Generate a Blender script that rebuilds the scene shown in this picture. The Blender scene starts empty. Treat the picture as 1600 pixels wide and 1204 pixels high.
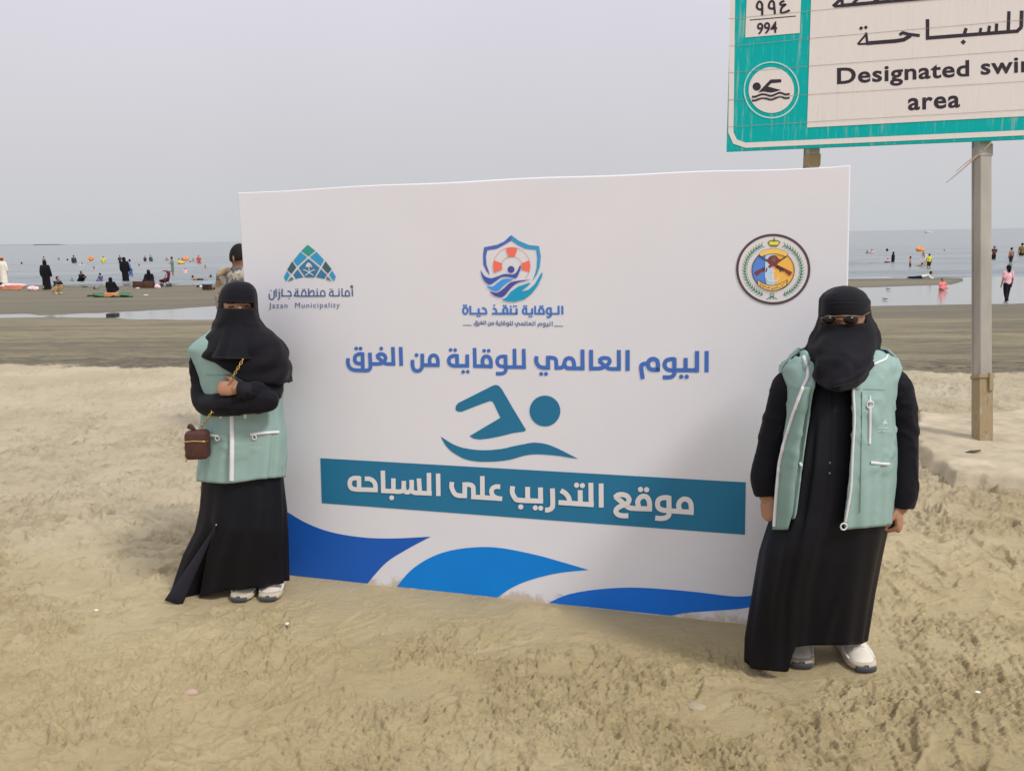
import bpy, bmesh, math, random
import numpy as np
from mathutils import Vector, Matrix
from mathutils.geometry import tessellate_polygon
from mathutils.bvhtree import BVHTree
R = math.radians
sc = bpy.context.scene
COL = sc.collection

# ------------------------------------------------------------------ camera
FPX, CAMH, ROLL = 1300.0, 1.75, R(.98)
PITCH = math.atan((602 - 369.5) / FPX)
_F = np.array([0, math.cos(PITCH), -math.sin(PITCH)])
_R0 = np.array([1., 0, 0]); _U0 = np.array([0, math.sin(PITCH), math.cos(PITCH)])
_R = math.cos(ROLL) * _R0 - math.sin(ROLL) * _U0
_U = math.cos(ROLL) * _U0 + math.sin(ROLL) * _R0
_O = np.array([0, 0, CAMH])
cd = bpy.data.cameras.new('camera'); cam = bpy.data.objects.new('camera', cd); COL.objects.link(cam)
cd.sensor_fit = 'HORIZONTAL'; cd.sensor_width = 36; cd.lens = 36 * FPX / 1600
cd.clip_start = .05; cd.clip_end = 30000
M = Matrix.Identity(4)
for i in range(3):
    M[i][0], M[i][1], M[i][2], M[i][3] = _R[i], _U[i], -_F[i], _O[i]
cam.matrix_world = M
sc.camera = cam
sc.cycles.use_denoising = True; sc.cycles.denoising_input_passes = 'RGB_ALBEDO_NORMAL'; sc.cycles.use_adaptive_sampling = False
sc.render.resolution_x, sc.render.resolution_y = 1024, 770

# ------------------------------------------------------------------ light
SUN_DIR = Vector((.50, -.42, .76)).normalized()      # towards the sun
world = bpy.data.worlds.new('World'); sc.world = world; world.use_nodes = True
nt = world.node_tree; nt.nodes.clear()
def WN(t): return nt.nodes.new(t)
sky = WN('ShaderNodeTexSky'); sky.sky_type = 'NISHITA'; sky.sun_disc = False
sky.sun_elevation = math.asin(SUN_DIR.z); sky.sun_rotation = math.atan2(SUN_DIR.x, SUN_DIR.y)
sky.dust_density = 6; sky.air_density = 1.5
hs = WN('ShaderNodeHueSaturation'); hs.inputs['Saturation'].default_value = .15; hs.inputs['Value'].default_value = .9
nt.links.new(sky.outputs[0], hs.inputs['Color'])
tc = WN('ShaderNodeTexCoord'); sep = WN('ShaderNodeSeparateXYZ'); nt.links.new(tc.outputs['Generated'], sep.inputs[0])
rmp = WN('ShaderNodeValToRGB')
el = rmp.color_ramp.elements
stops = [(0, (.555, .58, .605)), (.03, (.578, .592, .615)), (.12, (.622, .612, .648)), (.26, (.685, .675, .75)), (.55, (.82, .82, .87)), (1, (.94, .94, .98))]
el[0].position, el[0].color = stops[0][0], (*stops[0][1], 1)
el[1].position, el[1].color = stops[-1][0], (*stops[-1][1], 1)
for p, c in stops[1:-1]:
    e = el.new(p); e.color = (*c, 1)
nt.links.new(sep.outputs['Z'], rmp.inputs[0])
cl = WN('ShaderNodeTexNoise'); cl.inputs['Scale'].default_value = 2.2; cl.inputs['Detail'].default_value = 4
nt.links.new(tc.outputs['Generated'], cl.inputs['Vector'])
clr = WN('ShaderNodeMapRange'); clr.inputs[1].default_value = .3; clr.inputs[2].default_value = .7
clr.inputs[3].default_value = 9.7; clr.inputs[4].default_value = 10.25
nt.links.new(cl.outputs[0], clr.inputs[0])
sca = WN('ShaderNodeVectorMath'); sca.operation = 'SCALE'
nt.links.new(rmp.outputs[0], sca.inputs[0]); nt.links.new(clr.outputs[0], sca.inputs['Scale'])
mx = WN('ShaderNodeMix'); mx.data_type = 'RGBA'; mx.inputs[0].default_value = .93
nt.links.new(hs.outputs[0], mx.inputs[6]); nt.links.new(sca.outputs[0], mx.inputs[7])
bg = WN('ShaderNodeBackground'); bg.inputs[1].default_value = .1
nt.links.new(mx.outputs[2], bg.inputs[0])
wo = WN('ShaderNodeOutputWorld'); nt.links.new(bg.outputs[0], wo.inputs[0])
sd = bpy.data.lights.new('sun', 'SUN'); sd.energy = 2.0; sd.angle = R(10); sd.color = (1, .96, .90)
so = bpy.data.objects.new('sun', sd); COL.objects.link(so)
so.rotation_euler = SUN_DIR.to_track_quat('Z', 'Y').to_euler(); so.location = (4, -4, 9)
sc.view_settings.view_transform = 'Standard'; sc.view_settings.look = 'None'
sc.view_settings.exposure = .12; sc.view_settings.gamma = 1

# ------------------------------------------------------------------ pixel rays of the photograph -> points in the place
def ray(x, y): return _F + _R * (x - 800) / FPX - _U * (y - 602) / FPX
def at(x, y, Y):
    d = ray(x, y); return _O + d * (Y / d[1])
def ground0(x, y, z=0.):
    d = ray(x, y); return _O + d * ((z - CAMH) / d[2])
def onplane(x, y, P, n):
    d = ray(x, y); return _O + d * (np.dot(P - _O, n) / np.dot(d, n))
SEA, POOL = -.95, -.86
_PS = np.array([-50, 10.8, 12, 18, 24, 27, 35, 45, 49.5, 52, 55, 70, 130, 400])
_PZ = np.array([0, 0, -.05, -.42, -.79, -.83, -.825, -.82, -.865, -.95, -1.02, -1.3, -2.2, -5.])
def prof(X, Y):
    s = Y + .15 * X
    z = 0
    for k in (-1.2, -.5, 0, .5, 1.2): z = z + np.interp(s + k * .5, _PS, _PZ)
    return z / 5
def gpt(px, py):
    d = ray(px, py)
    lo, hi = 1.0, 400.0
    for _ in range(60):
        m = (lo + hi) / 2; p = _O + d * (m / d[1])
        if p[2] > prof(p[0], p[1]): lo = m
        else: hi = m
    return _O + d * (lo / d[1])
def shore(px, py):
    p = gpt(px, py)
    if p[2] < SEA - .02: p = ground0(px, py, SEA) - np.array([0, 0, .05])
    return p
def seapt(px, py): return ground0(px, py, SEA)

# ------------------------------------------------------------------ noise
def _hash(ix, iy, seed):
    n = (ix * 374761393 + iy * 668265263 + seed * 974634777) & 0xffffffff
    n = ((n ^ (n >> 13)) * 1274126177) & 0xffffffff
    n = ((n ^ (n >> 15)) * 2246822519) & 0xffffffff
    return ((n ^ (n >> 16)) & 0xffff) / 65535.
def vnoise(x, y, seed=0):
    ix = np.floor(x).astype(np.int64); iy = np.floor(y).astype(np.int64)
    fx = x - ix; fy = y - iy
    fx = fx * fx * fx * (fx * (fx * 6 - 15) + 10); fy = fy * fy * fy * (fy * (fy * 6 - 15) + 10)
    a = _hash(ix, iy, seed); b = _hash(ix + 1, iy, seed); c = _hash(ix, iy + 1, seed); d = _hash(ix + 1, iy + 1, seed)
    return (a + (b - a) * fx) * (1 - fy) + (c + (d - c) * fx) * fy
def fbm(x, y, oct=4, seed=0, gain=.5):
    t = 0; a = 1; s = 0
    c, sn = math.cos(.7), math.sin(.7)
    for k in range(oct):
        t = t + a * vnoise(x, y, seed + k * 17); s += a; a *= gain
        x, y = (x * c - y * sn) * 2.03 + 3.1, (x * sn + y * c) * 2.03 + 1.7
    return t / s
def clods(x, y, seed, prob):
    """small rounded lumps scattered on a jittered grid; prob = share of cells that hold one"""
    ix = np.floor(x).astype(np.int64); iy = np.floor(y).astype(np.int64); h = np.zeros_like(x)
    for a in (-1, 0, 1):
        for b in (-1, 0, 1):
            jx, jy = ix + a, iy + b; px = jx + .15 + .7 * _hash(jx, jy, seed); py = jy + .15 + .7 * _hash(jx, jy, seed + 1)
            r = .28 + .38 * _hash(jx, jy, seed + 2); on = _hash(jx, jy, seed + 3) < prob
            sx = .7 + .7 * _hash(jx, jy, seed + 4)
            d2 = (((x - px) * sx) ** 2 + ((y - py) / sx) ** 2) / (r * r)
            h = np.maximum(h, np.where(on & (d2 < 1), np.sqrt(np.maximum(1 - d2, 0)) * r, 0))
    return h
def sstep(a, b, x):
    t = np.clip((x - a) / (b - a), 0, 1); return t * t * (3 - 2 * t)

# ------------------------------------------------------------------ materials
def lin(v):
    v = v / 255.; return v / 12.92 if v <= .04045 else ((v + .055) / 1.055) ** 2.4
def S(r, g, b, k=1.0): return (min(1, lin(r) * k), min(1, lin(g) * k), min(1, lin(b) * k))
_mats = {}
def MAT(name, col, rough=.7, spec=.3, var=.12, vscale=6., bump=0., bscale=60., sheen=0., metal=0., stretch=None, trans=0.):
    if name in _mats: return _mats[name]
    m = bpy.data.materials.new(name); m.use_nodes = True; t = m.node_tree; n = t.nodes; l = t.links
    b = n['Principled BSDF']
    b.inputs['Roughness'].default_value = rough; b.inputs['Specular IOR Level'].default_value = spec
    b.inputs['Metallic'].default_value = metal
    if sheen:
        b.inputs['Sheen Weight'].default_value = sheen; b.inputs['Sheen Roughness'].default_value = .4
    co = n.new('ShaderNodeTexCoord'); vec = co.outputs['Object']
    if stretch:
        mp = n.new('ShaderNodeMapping'); mp.inputs['Scale'].default_value = stretch
        l.new(vec, mp.inputs['Vector']); vec = mp.outputs[0]
    nz = n.new('ShaderNodeTexNoise'); nz.inputs['Scale'].default_value = vscale; nz.inputs['Detail'].default_value = 4
    l.new(vec, nz.inputs['Vector'])
    mr = n.new('ShaderNodeMapRange'); mr.inputs[1].default_value = .3; mr.inputs[2].default_value = .7
    mr.inputs[3].default_value = 1 - var; mr.inputs[4].default_value = 1 + var
    l.new(nz.outputs[0], mr.inputs[0])
    vm = n.new('ShaderNodeVectorMath'); vm.operation = 'SCALE'; vm.inputs[0].default_value = col
    l.new(mr.outputs[0], vm.inputs['Scale']); l.new(vm.outputs[0], b.inputs['Base Color'])
    if bump:
        n2 = n.new('ShaderNodeTexNoise'); n2.inputs['Scale'].default_value = bscale; n2.inputs['Detail'].default_value = 5
        l.new(vec, n2.inputs['Vector'])
        bp = n.new('ShaderNodeBump'); bp.inputs['Strength'].default_value = bump; bp.inputs['Distance'].default_value = .01
        l.new(n2.outputs[0], bp.inputs['Height']); l.new(bp.outputs[0], b.inputs['Normal'])
    _mats[name] = m; return m

# ------------------------------------------------------------------ objects
def tag(o, label=None, cat=None, group=None, kind=None):
    for k, v in (('label', label), ('category', cat), ('group', group), ('kind', kind)):
        if v: o[k] = v
    return o
def empty(name, loc=(0, 0, 0)):
    o = bpy.data.objects.new(name, None); COL.objects.link(o); o.location = loc; o.empty_display_size = .1
    return o
def link(name, me, parent=None):
    o = bpy.data.objects.new(name, me); COL.objects.link(o)
    if parent:
        o.parent = parent
        w = Vector((0, 0, 0)); p = parent
        while p: w = w + p.location; p = p.parent
        o.location = -w                     # meshes are written in world coordinates
        # nested parents hold zero-sum offsets
    return o
class MB:
    def __init__(s): s.v = []; s.f = []; s.m = []; s.n = 0
    def add(s, v, f, mi=0):
        v = np.asarray(v, float).reshape(-1, 3)
        s.v.append(v)
        for q in f: s.f.append(tuple(int(i) + s.n for i in q)); s.m.append(mi)
        s.n += len(v); return s
    def mesh(s, name, smooth=True):
        me = bpy.data.meshes.new(name)
        V = np.concatenate(s.v) if s.v else np.zeros((0, 3))
        me.from_pydata(V.tolist(), [], s.f)
        if smooth: me.polygons.foreach_set('use_smooth', [True] * len(me.polygons))
        if any(s.m): me.polygons.foreach_set('material_index', s.m)
        me.update(); return me
    def build(s, name, mats, parent=None, smooth=True, voxel=0, relax=0, disp=None, solid=0, sub=0, sharp=None):
        me = s.mesh(name, smooth)
        mats = mats if isinstance(mats, (list, tuple)) else [mats]
        for m in mats: me.materials.append(m)
        if voxel or solid or sub:
            tmp = bpy.data.objects.new('tmp', me); COL.objects.link(tmp)
            if voxel:
                md = tmp.modifiers.new('r', 'REMESH'); md.mode = 'VOXEL'; md.voxel_size = voxel; md.use_smooth_shade = smooth
            if relax:
                md = tmp.modifiers.new('s', 'SMOOTH'); md.factor = .5; md.iterations = relax
            if sub:
                md = tmp.modifiers.new('u', 'SUBSURF'); md.levels = sub; md.render_levels = sub
            if solid:
                md = tmp.modifiers.new('t', 'SOLIDIFY'); md.thickness = solid; md.offset = -1
            dg = bpy.context.evaluated_depsgraph_get()
            me2 = bpy.data.meshes.new_from_object(tmp.evaluated_get(dg), depsgraph=dg)
            bpy.data.objects.remove(tmp); me2.name = name
            if not me2.materials:
                for m in mats: me2.materials.append(m)
            me = me2
        if disp is not None:
            V = np.empty(len(me.vertices) * 3); me.vertices.foreach_get('co', V); V = V.reshape(-1, 3)
            N = np.empty(len(me.vertices) * 3); me.vertices.foreach_get('normal', N); N = N.reshape(-1, 3)
            V = disp(V, N); me.vertices.foreach_set('co', V.ravel()); me.update()
        if smooth: me.polygons.foreach_set('use_smooth', [True] * len(me.polygons))
        if sharp: me.set_sharp_from_angle(angle=R(sharp))
        return link(name, me, parent)
def unit(v):
    v = np.asarray(v, float); return v / (np.linalg.norm(v) + 1e-12)
def cat_rom(P, k=6, closed=False):
    P = np.asarray(P, float); n = len(P)
    if n < 3: return P
    out = []
    for i in range(n if closed else n - 1):
        if closed: a, b, c, d = P[(i - 1) % n], P[i], P[(i + 1) % n], P[(i + 2) % n]
        else: a, b, c, d = P[max(i - 1, 0)], P[i], P[i + 1], P[min(i + 2, n - 1)]
        for j in range(k):
            t = j / k
            out.append(.5 * (2 * b + (c - a) * t + (2 * a - 5 * b + 4 * c - d) * t * t + (3 * b - a - 3 * c + d) * t ** 3))
    if not closed: out.append(P[-1])
    return np.array(out)
def tube(mb, P, rad, n=12, k=1, flat=None, up=None, cap=True, mi=0):
    """swept tube; rad per point, flat=(wide, thin) multipliers with 'up' the thin axis"""
    P = np.asarray(P, float); rad = np.asarray(rad, float)
    if rad.ndim == 0: rad = np.full(len(P), float(rad))
    if k > 1 and len(P) > 2:
        t0 = np.arange(len(P)); P = cat_rom(P, k); rad = np.interp(np.linspace(0, len(t0) - 1, len(P)), t0, rad)
    T = np.gradient(P, axis=0); T /= (np.linalg.norm(T, axis=1, keepdims=True) + 1e-12)
    u = unit(np.cross(T[0], up if up is not None else ([0, 0, 1] if abs(T[0][2]) < .9 else [0, 1, 0])))
    V = []
    a = np.arange(n) * 2 * math.pi / n
    fw, ft = flat or (1, 1)
    for i in range(len(P)):
        if up is not None:
            uu = np.cross(T[i], up)
            if np.linalg.norm(uu) > .1: u = unit(uu)
        u = unit(u - T[i] * np.dot(u, T[i])); w = np.cross(T[i], u)
        V.append(P[i] + rad[i] * (np.cos(a)[:, None] * u * fw + np.sin(a)[:, None] * w * ft))
    V = np.concatenate(V); F = []
    for i in range(len(P) - 1):
        for j in range(n):
            j2 = (j + 1) % n; F.append((i * n + j, i * n + j2, (i + 1) * n + j2, (i + 1) * n + j))
    if cap:
        F.append(tuple(range(n - 1, -1, -1))); F.append(tuple((len(P) - 1) * n + j for j in range(n)))
    mb.add(V, F, mi)
def limb(mb, P, rad, n=14, k=5, **kw):
    """tube with rounded ends"""
    P = np.asarray(P, float); rad = np.asarray(rad, float)
    if len(P) > 2: t0 = np.arange(len(P)); P = cat_rom(P, k); rad = np.interp(np.linspace(0, len(t0) - 1, len(P)), t0, rad)
    d0 = unit(P[0] - P[1]); d1 = unit(P[-1] - P[-2])
    A, ra, B, rb = [], [], [], []
    for q in (1., .92, .7, .38):
        A.append(P[0] + d0 * rad[0] * q); ra.append(rad[0] * math.sqrt(max(1e-4, 1 - q * q)))
        B.insert(0, P[-1] + d1 * rad[-1] * q); rb.insert(0, rad[-1] * math.sqrt(max(1e-4, 1 - q * q)))
    tube(mb, np.concatenate([A, P, B]), np.concatenate([ra, rad, rb]), n, **kw)
def ball(mb, c, r, n=14, m=9, mi=0):
    r = np.broadcast_to(np.asarray(r, float), (3,)); c = np.asarray(c, float)
    V = [c + r * [0, 0, -1]]
    for i in range(1, m):
        p = math.pi * i / m
        for j in range(n):
            t = 2 * math.pi * j / n; V.append(c + r * [math.sin(p) * math.cos(t), math.sin(p) * math.sin(t), -math.cos(p)])
    V.append(c + r * [0, 0, 1]); F = []
    for j in range(n): F.append((0, 1 + (j + 1) % n, 1 + j))
    for i in range(m - 2):
        for j in range(n):
            a = 1 + i * n; b = a + n; F.append((a + j, a + (j + 1) % n, b + (j + 1) % n, b + j))
    a = 1 + (m - 2) * n
    for j in range(n): F.append((a + j, a + (j + 1) % n, len(V) - 1))
    mb.add(V, F, mi)
def box(mb, c, h, ax=None, mi=0, bev=0.):
    c = np.asarray(c, float); A = np.eye(3) if ax is None else np.asarray(ax, float)
    bm = bmesh.new(); bmesh.ops.create_cube(bm, size=2)
    for v in bm.verts: v.co = Vector((v.co.x * h[0], v.co.y * h[1], v.co.z * h[2]))
    if bev: bmesh.ops.bevel(bm, geom=bm.edges[:], offset=bev, segments=3, profile=.5, affect='EDGES')
    bm.verts.index_update()
    V = [c + A[0] * v.co.x + A[1] * v.co.y + A[2] * v.co.z for v in bm.verts]
    F = [[v.index for v in f.verts] for f in bm.faces]; bm.free(); mb.add(V, F, mi)

# ------------------------------------------------------------------ ground: one sheet, dry sand -> wet sand -> sea bed
BL, BR = ground0(413, 892), ground0(1314, 988)
_e = unit(BR - BL); BN = -unit(np.cross(np.array([0, 0, 1.]), _e)); BN = BN if BN[1] < 0 else -BN
FLAT = []                                  # (x, y, r): places where feet or bases press the sand level
def pool_mask(X, Y):
    s = Y + .15 * X
    sc_ = 32.7 + .243 * X; w = np.maximum(3.9 + .05 * X, .6)
    w = w * np.where(X < -10.5, np.clip(1 + (X + 10.5) * .11, .22, 1), 1) + np.clip(X - 21, 0, 40) * .75
    sc_ = sc_ + np.clip(X - 21, 0, 40) * .35
    wob = (fbm(X * .25, Y * .25, 4, 91) - .5) * np.where(X < -10, 5., 2.2)
    return 1 - sstep(.55, 1.25, np.abs(s - sc_ + wob * .5) / w)
def height(X, Y):
    s = Y + .15 * X
    z = prof(X, Y)
    dry = 1 - sstep(10.2, 12.2, s)
    near = 1 - sstep(5, 11, Y)
    z = z - .16 * pool_mask(X, Y) * (s > 20)
    n1 = fbm(X * .8, Y * .8, 4, 3) - .5
    dn = n1 * .05
    wx = X + (fbm(X * 2, Y * 2, 3, 8) - .5) * .5; wy = Y + (fbm(X * 2, Y * 2, 3, 9) - .5) * .5
    med = fbm(wx * 3.2, wy * 5.0, 4, 12)
    dn = dn + (med - .5) * .05
    rid = 1 - np.abs(2 * fbm(wx * 4.2, wy * 7.5, 3, 21) - 1)
    mid = sstep(4.2, 6.0, Y + .45 * np.abs(X))
    dn = dn + mid * sstep(.72, .98, rid) * .022
    # broken, crumbly clumps in patches
    pm = sstep(.53, .63, fbm(wx * 1.5 + 5, wy * 3.2, 4, 33))
    front = np.exp(-((Y - 3.3) / .9) ** 2) * sstep(-1.6, -.6, X) * (1 - sstep(1.2, 2.2, X))
    calm = sstep(3.9, 3.0, Y) * sstep(.3, -.5, X) if 0 else (1 - sstep(3.0, 4.0, Y)) * (1 - sstep(-.5, .3, X))
    pm = pm * (1 - .65 * calm)
    pm = np.clip(pm * .8 + front * sstep(.40, .58, fbm(X * 2.4, Y * 3.6, 3, 37)) * .9, 0, 1)
    cr = fbm(wx * 34, wy * 44, 3, 41, .6)
    cr2 = 1 - np.abs(2 * fbm(X * 18, Y * 30, 3, 47) - 1)
    dn = dn + pm * ((sstep(.42, .7, cr) - .4) * .011 + sstep(.75, 1, cr2) * .006)
    dn = dn + (fbm(X * 42, Y * 42, 2, 55) - .5) * .0035
    # small cracks and scuffs
    ck = np.abs(2 * fbm(wx * 2.6 + 9, wy * 5.2, 4, 61) - 1)
    cm = sstep(.45, .6, fbm(X * 1.1, Y * 1.5, 3, 66))
    dn = dn - cm * (1 - sstep(.0, .045, ck)) * .011
    # footprints
    rng = np.random.RandomState(5)
    Dn = np.zeros_like(X); Rm = np.zeros_like(X)
    Yr = Y[:, X.shape[1] // 2]
    for q in range(1150):
        u = rng.rand(); fy = 1 / (1 / 2.2 * (1 - u) + 1 / 11. * u) if q < 520 else rng.uniform(4.2, 11.5); fx = (rng.rand() * 2 - 1) * (fy * .75 + .6)
        an = rng.rand() * math.pi if rng.rand() < .5 else rng.normal(1.2, .4)
        dep = rng.uniform(.5, 1.0); tr = rng.rand() < .5; ln = rng.uniform(.11, .135)
        j0, j1 = np.searchsorted(Yr, [fy - .22, fy + .22])
        if j1 - j0 < 2: continue
        dx = X[j0:j1] - fx; dy = Y[j0:j1] - fy
        a = dx * math.cos(an) + dy * math.sin(an); b = -dx * math.sin(an) + dy * math.cos(an)
        wdt = .042 + .012 * np.tanh(a / .05)
        d = np.sqrt((a / ln) ** 2 + (b / wdt) ** 2)
        d = d + (fbm(X[j0:j1] * 14, Y[j0:j1] * 14, 2, 70 + q) - .5) * .5
        ins = 1 - sstep(.75, 1.08, d)
        st = -.019 * ins * (.6 + .4 * np.tanh(-a / .06)) + .010 * np.exp(-((d - 1.25) / .2) ** 2)
        if tr: st = st + ins * .0035 * np.sin(a * 2 * math.pi / .026 + 2.5 * np.abs(b) / .03)
        Dn[j0:j1] += st * dep * (.8 if q < 520 else 2.0)
        if q < 520: Rm[j0:j1] = np.maximum(Rm[j0:j1], np.exp(-((d - 1.3) / .28) ** 2) * (rng.rand() < .75))
    dn = dn + Dn
    pr = np.clip(.03 + .75 * pm + .6 * Rm * sstep(.45, .55, fbm(X * 5, Y * 5, 2, 59)), 0, .9) * (1 - sstep(5.5, 9, Y))
    wob = (fbm(X * 40, Y * 40, 2, 58) - .5) * .8
    dn = dn + clods(X * 26 + wob, Y * 40 + wob, 201, pr * .7) * .023 + clods(X * 52 + wob, Y * 74 - wob, 211, pr) * .015
    # a little heap swept against the foot of the banner
    bl, br_ = BL, BR; ex, ey = (br_ - bl)[:2] / np.linalg.norm((br_ - bl)[:2])
    ta = (X - bl[0]) * ex + (Y - bl[1]) * ey; tb = (X - bl[0]) * ey - (Y - bl[1]) * ex     # along / in front of the banner
    foot = (1 - sstep(.10, .50, np.abs(tb - .05))) * sstep(-.4, 0, ta) * (1 - sstep(2.95, 3.3, ta))
    dn = dn * (1 - .90 * foot) - .010 * foot
    hp = ground0(838, 953)
    a = X - hp[0]; b = Y - hp[1] + .2 * a
    dn = dn + .030 * np.exp(-(a / .13) ** 4 - (b / .06) ** 2) * (.7 + .6 * fbm(X * 20, Y * 20, 2, 77))
    amp = dry * (.75 + .25 * near)
    wet = (1 - dry) * (1 - sstep(45, 60, s))
    rip = fbm(X * .55, Y * 2.2, 4, 81) - .5
    z = z + wet * (1 - sstep(20, 26, s)) * ((fbm(X * 1.5, Y * 4.2, 4, 86) - .5) * .05 + (1 - np.abs(2 * fbm(X * 1.1 + 4, Y * 3.2, 3, 88) - 1) - .5) * .022) + dn * amp + wet * rip * .035 * (1 - sstep(20, 26, s) * .75)
    line = np.exp(-((s - 11.2 + (fbm(X * .7, Y * .7, 3, 83) - .5) * .8) / .45) ** 2)
    z = z + line * (fbm(X * 7, Y * 9, 3, 85) - .35) * .05
    global CRUMB_SHADE
    CRUMB_SHADE = np.clip(pm * sstep(.46, .6, fbm(X * 16, Y * 30, 3, 64)) + Rm * sstep(.46, .58, fbm(X * 14, Y * 26, 3, 67)), 0, 1) * dry * (1 - foot) * (1 - .6 * calm) * (1 - sstep(6.5, 9.5, Y))  # mask for painted shade among crumbs and along footprint rims
    for (fx, fy, r, zz) in FLAT:
        k = np.exp(-(((X - fx) ** 2 + (Y - fy) ** 2) / r ** 2) ** 2); z = z * (1 - k) + zz * k
    return z

def build_ground(mat):
    ya = np.array([-60, -25, -10, -4, -1, .4, 1.1])
    yb = 1 / np.linspace(1 / 1.7, 1 / 13., 1150)
    yc = 13. * (130 / 13.) ** (np.arange(1, 460) / 459.)
    yd = np.array([160, 220, 320])
    Yv = np.concatenate([ya, yb, yc, yd])
    uu = np.linspace(-1, 1, 1500); uu = .72 * uu + .28 * uu ** 3
    hw = np.where(Yv > 1.7, .92 * Yv + 1.2, 60)
    hw = np.maximum(hw, 3.0); hw[:6] = 70; hw[6] = 10
    X = uu[None, :] * hw[:, None]; Y = np.repeat(Yv[:, None], len(uu), 1)
    Z = height(X, Y); Z[:6] = 0
    n, m = X.shape
    V = np.stack([X, Y, Z], -1).reshape(-1, 3)
    i = np.arange(n - 1)[:, None] * m + np.arange(m - 1)[None, :]
    F = np.stack([i, i + 1, i + m + 1, i + m], -1).reshape(-1, 4)
    me = bpy.data.meshes.new('sand')
    me.vertices.add(len(V)); me.vertices.foreach_set('co', V.ravel())
    me.loops.add(F.size); me.loops.foreach_set('vertex_index', F.ravel())
    me.polygons.add(len(F)); me.polygons.foreach_set('loop_start', np.arange(len(F)) * 4)
    me.polygons.foreach_set('use_smooth', np.ones(len(F), bool))
    me.update(calc_edges=True); me.validate()
    me.attributes.new('crumb_shade', 'FLOAT', 'POINT').data.foreach_set('value', CRUMB_SHADE.astype(np.float32).ravel())
    me.materials.append(mat)
    return tag(link('sand', me), kind='structure')

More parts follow.
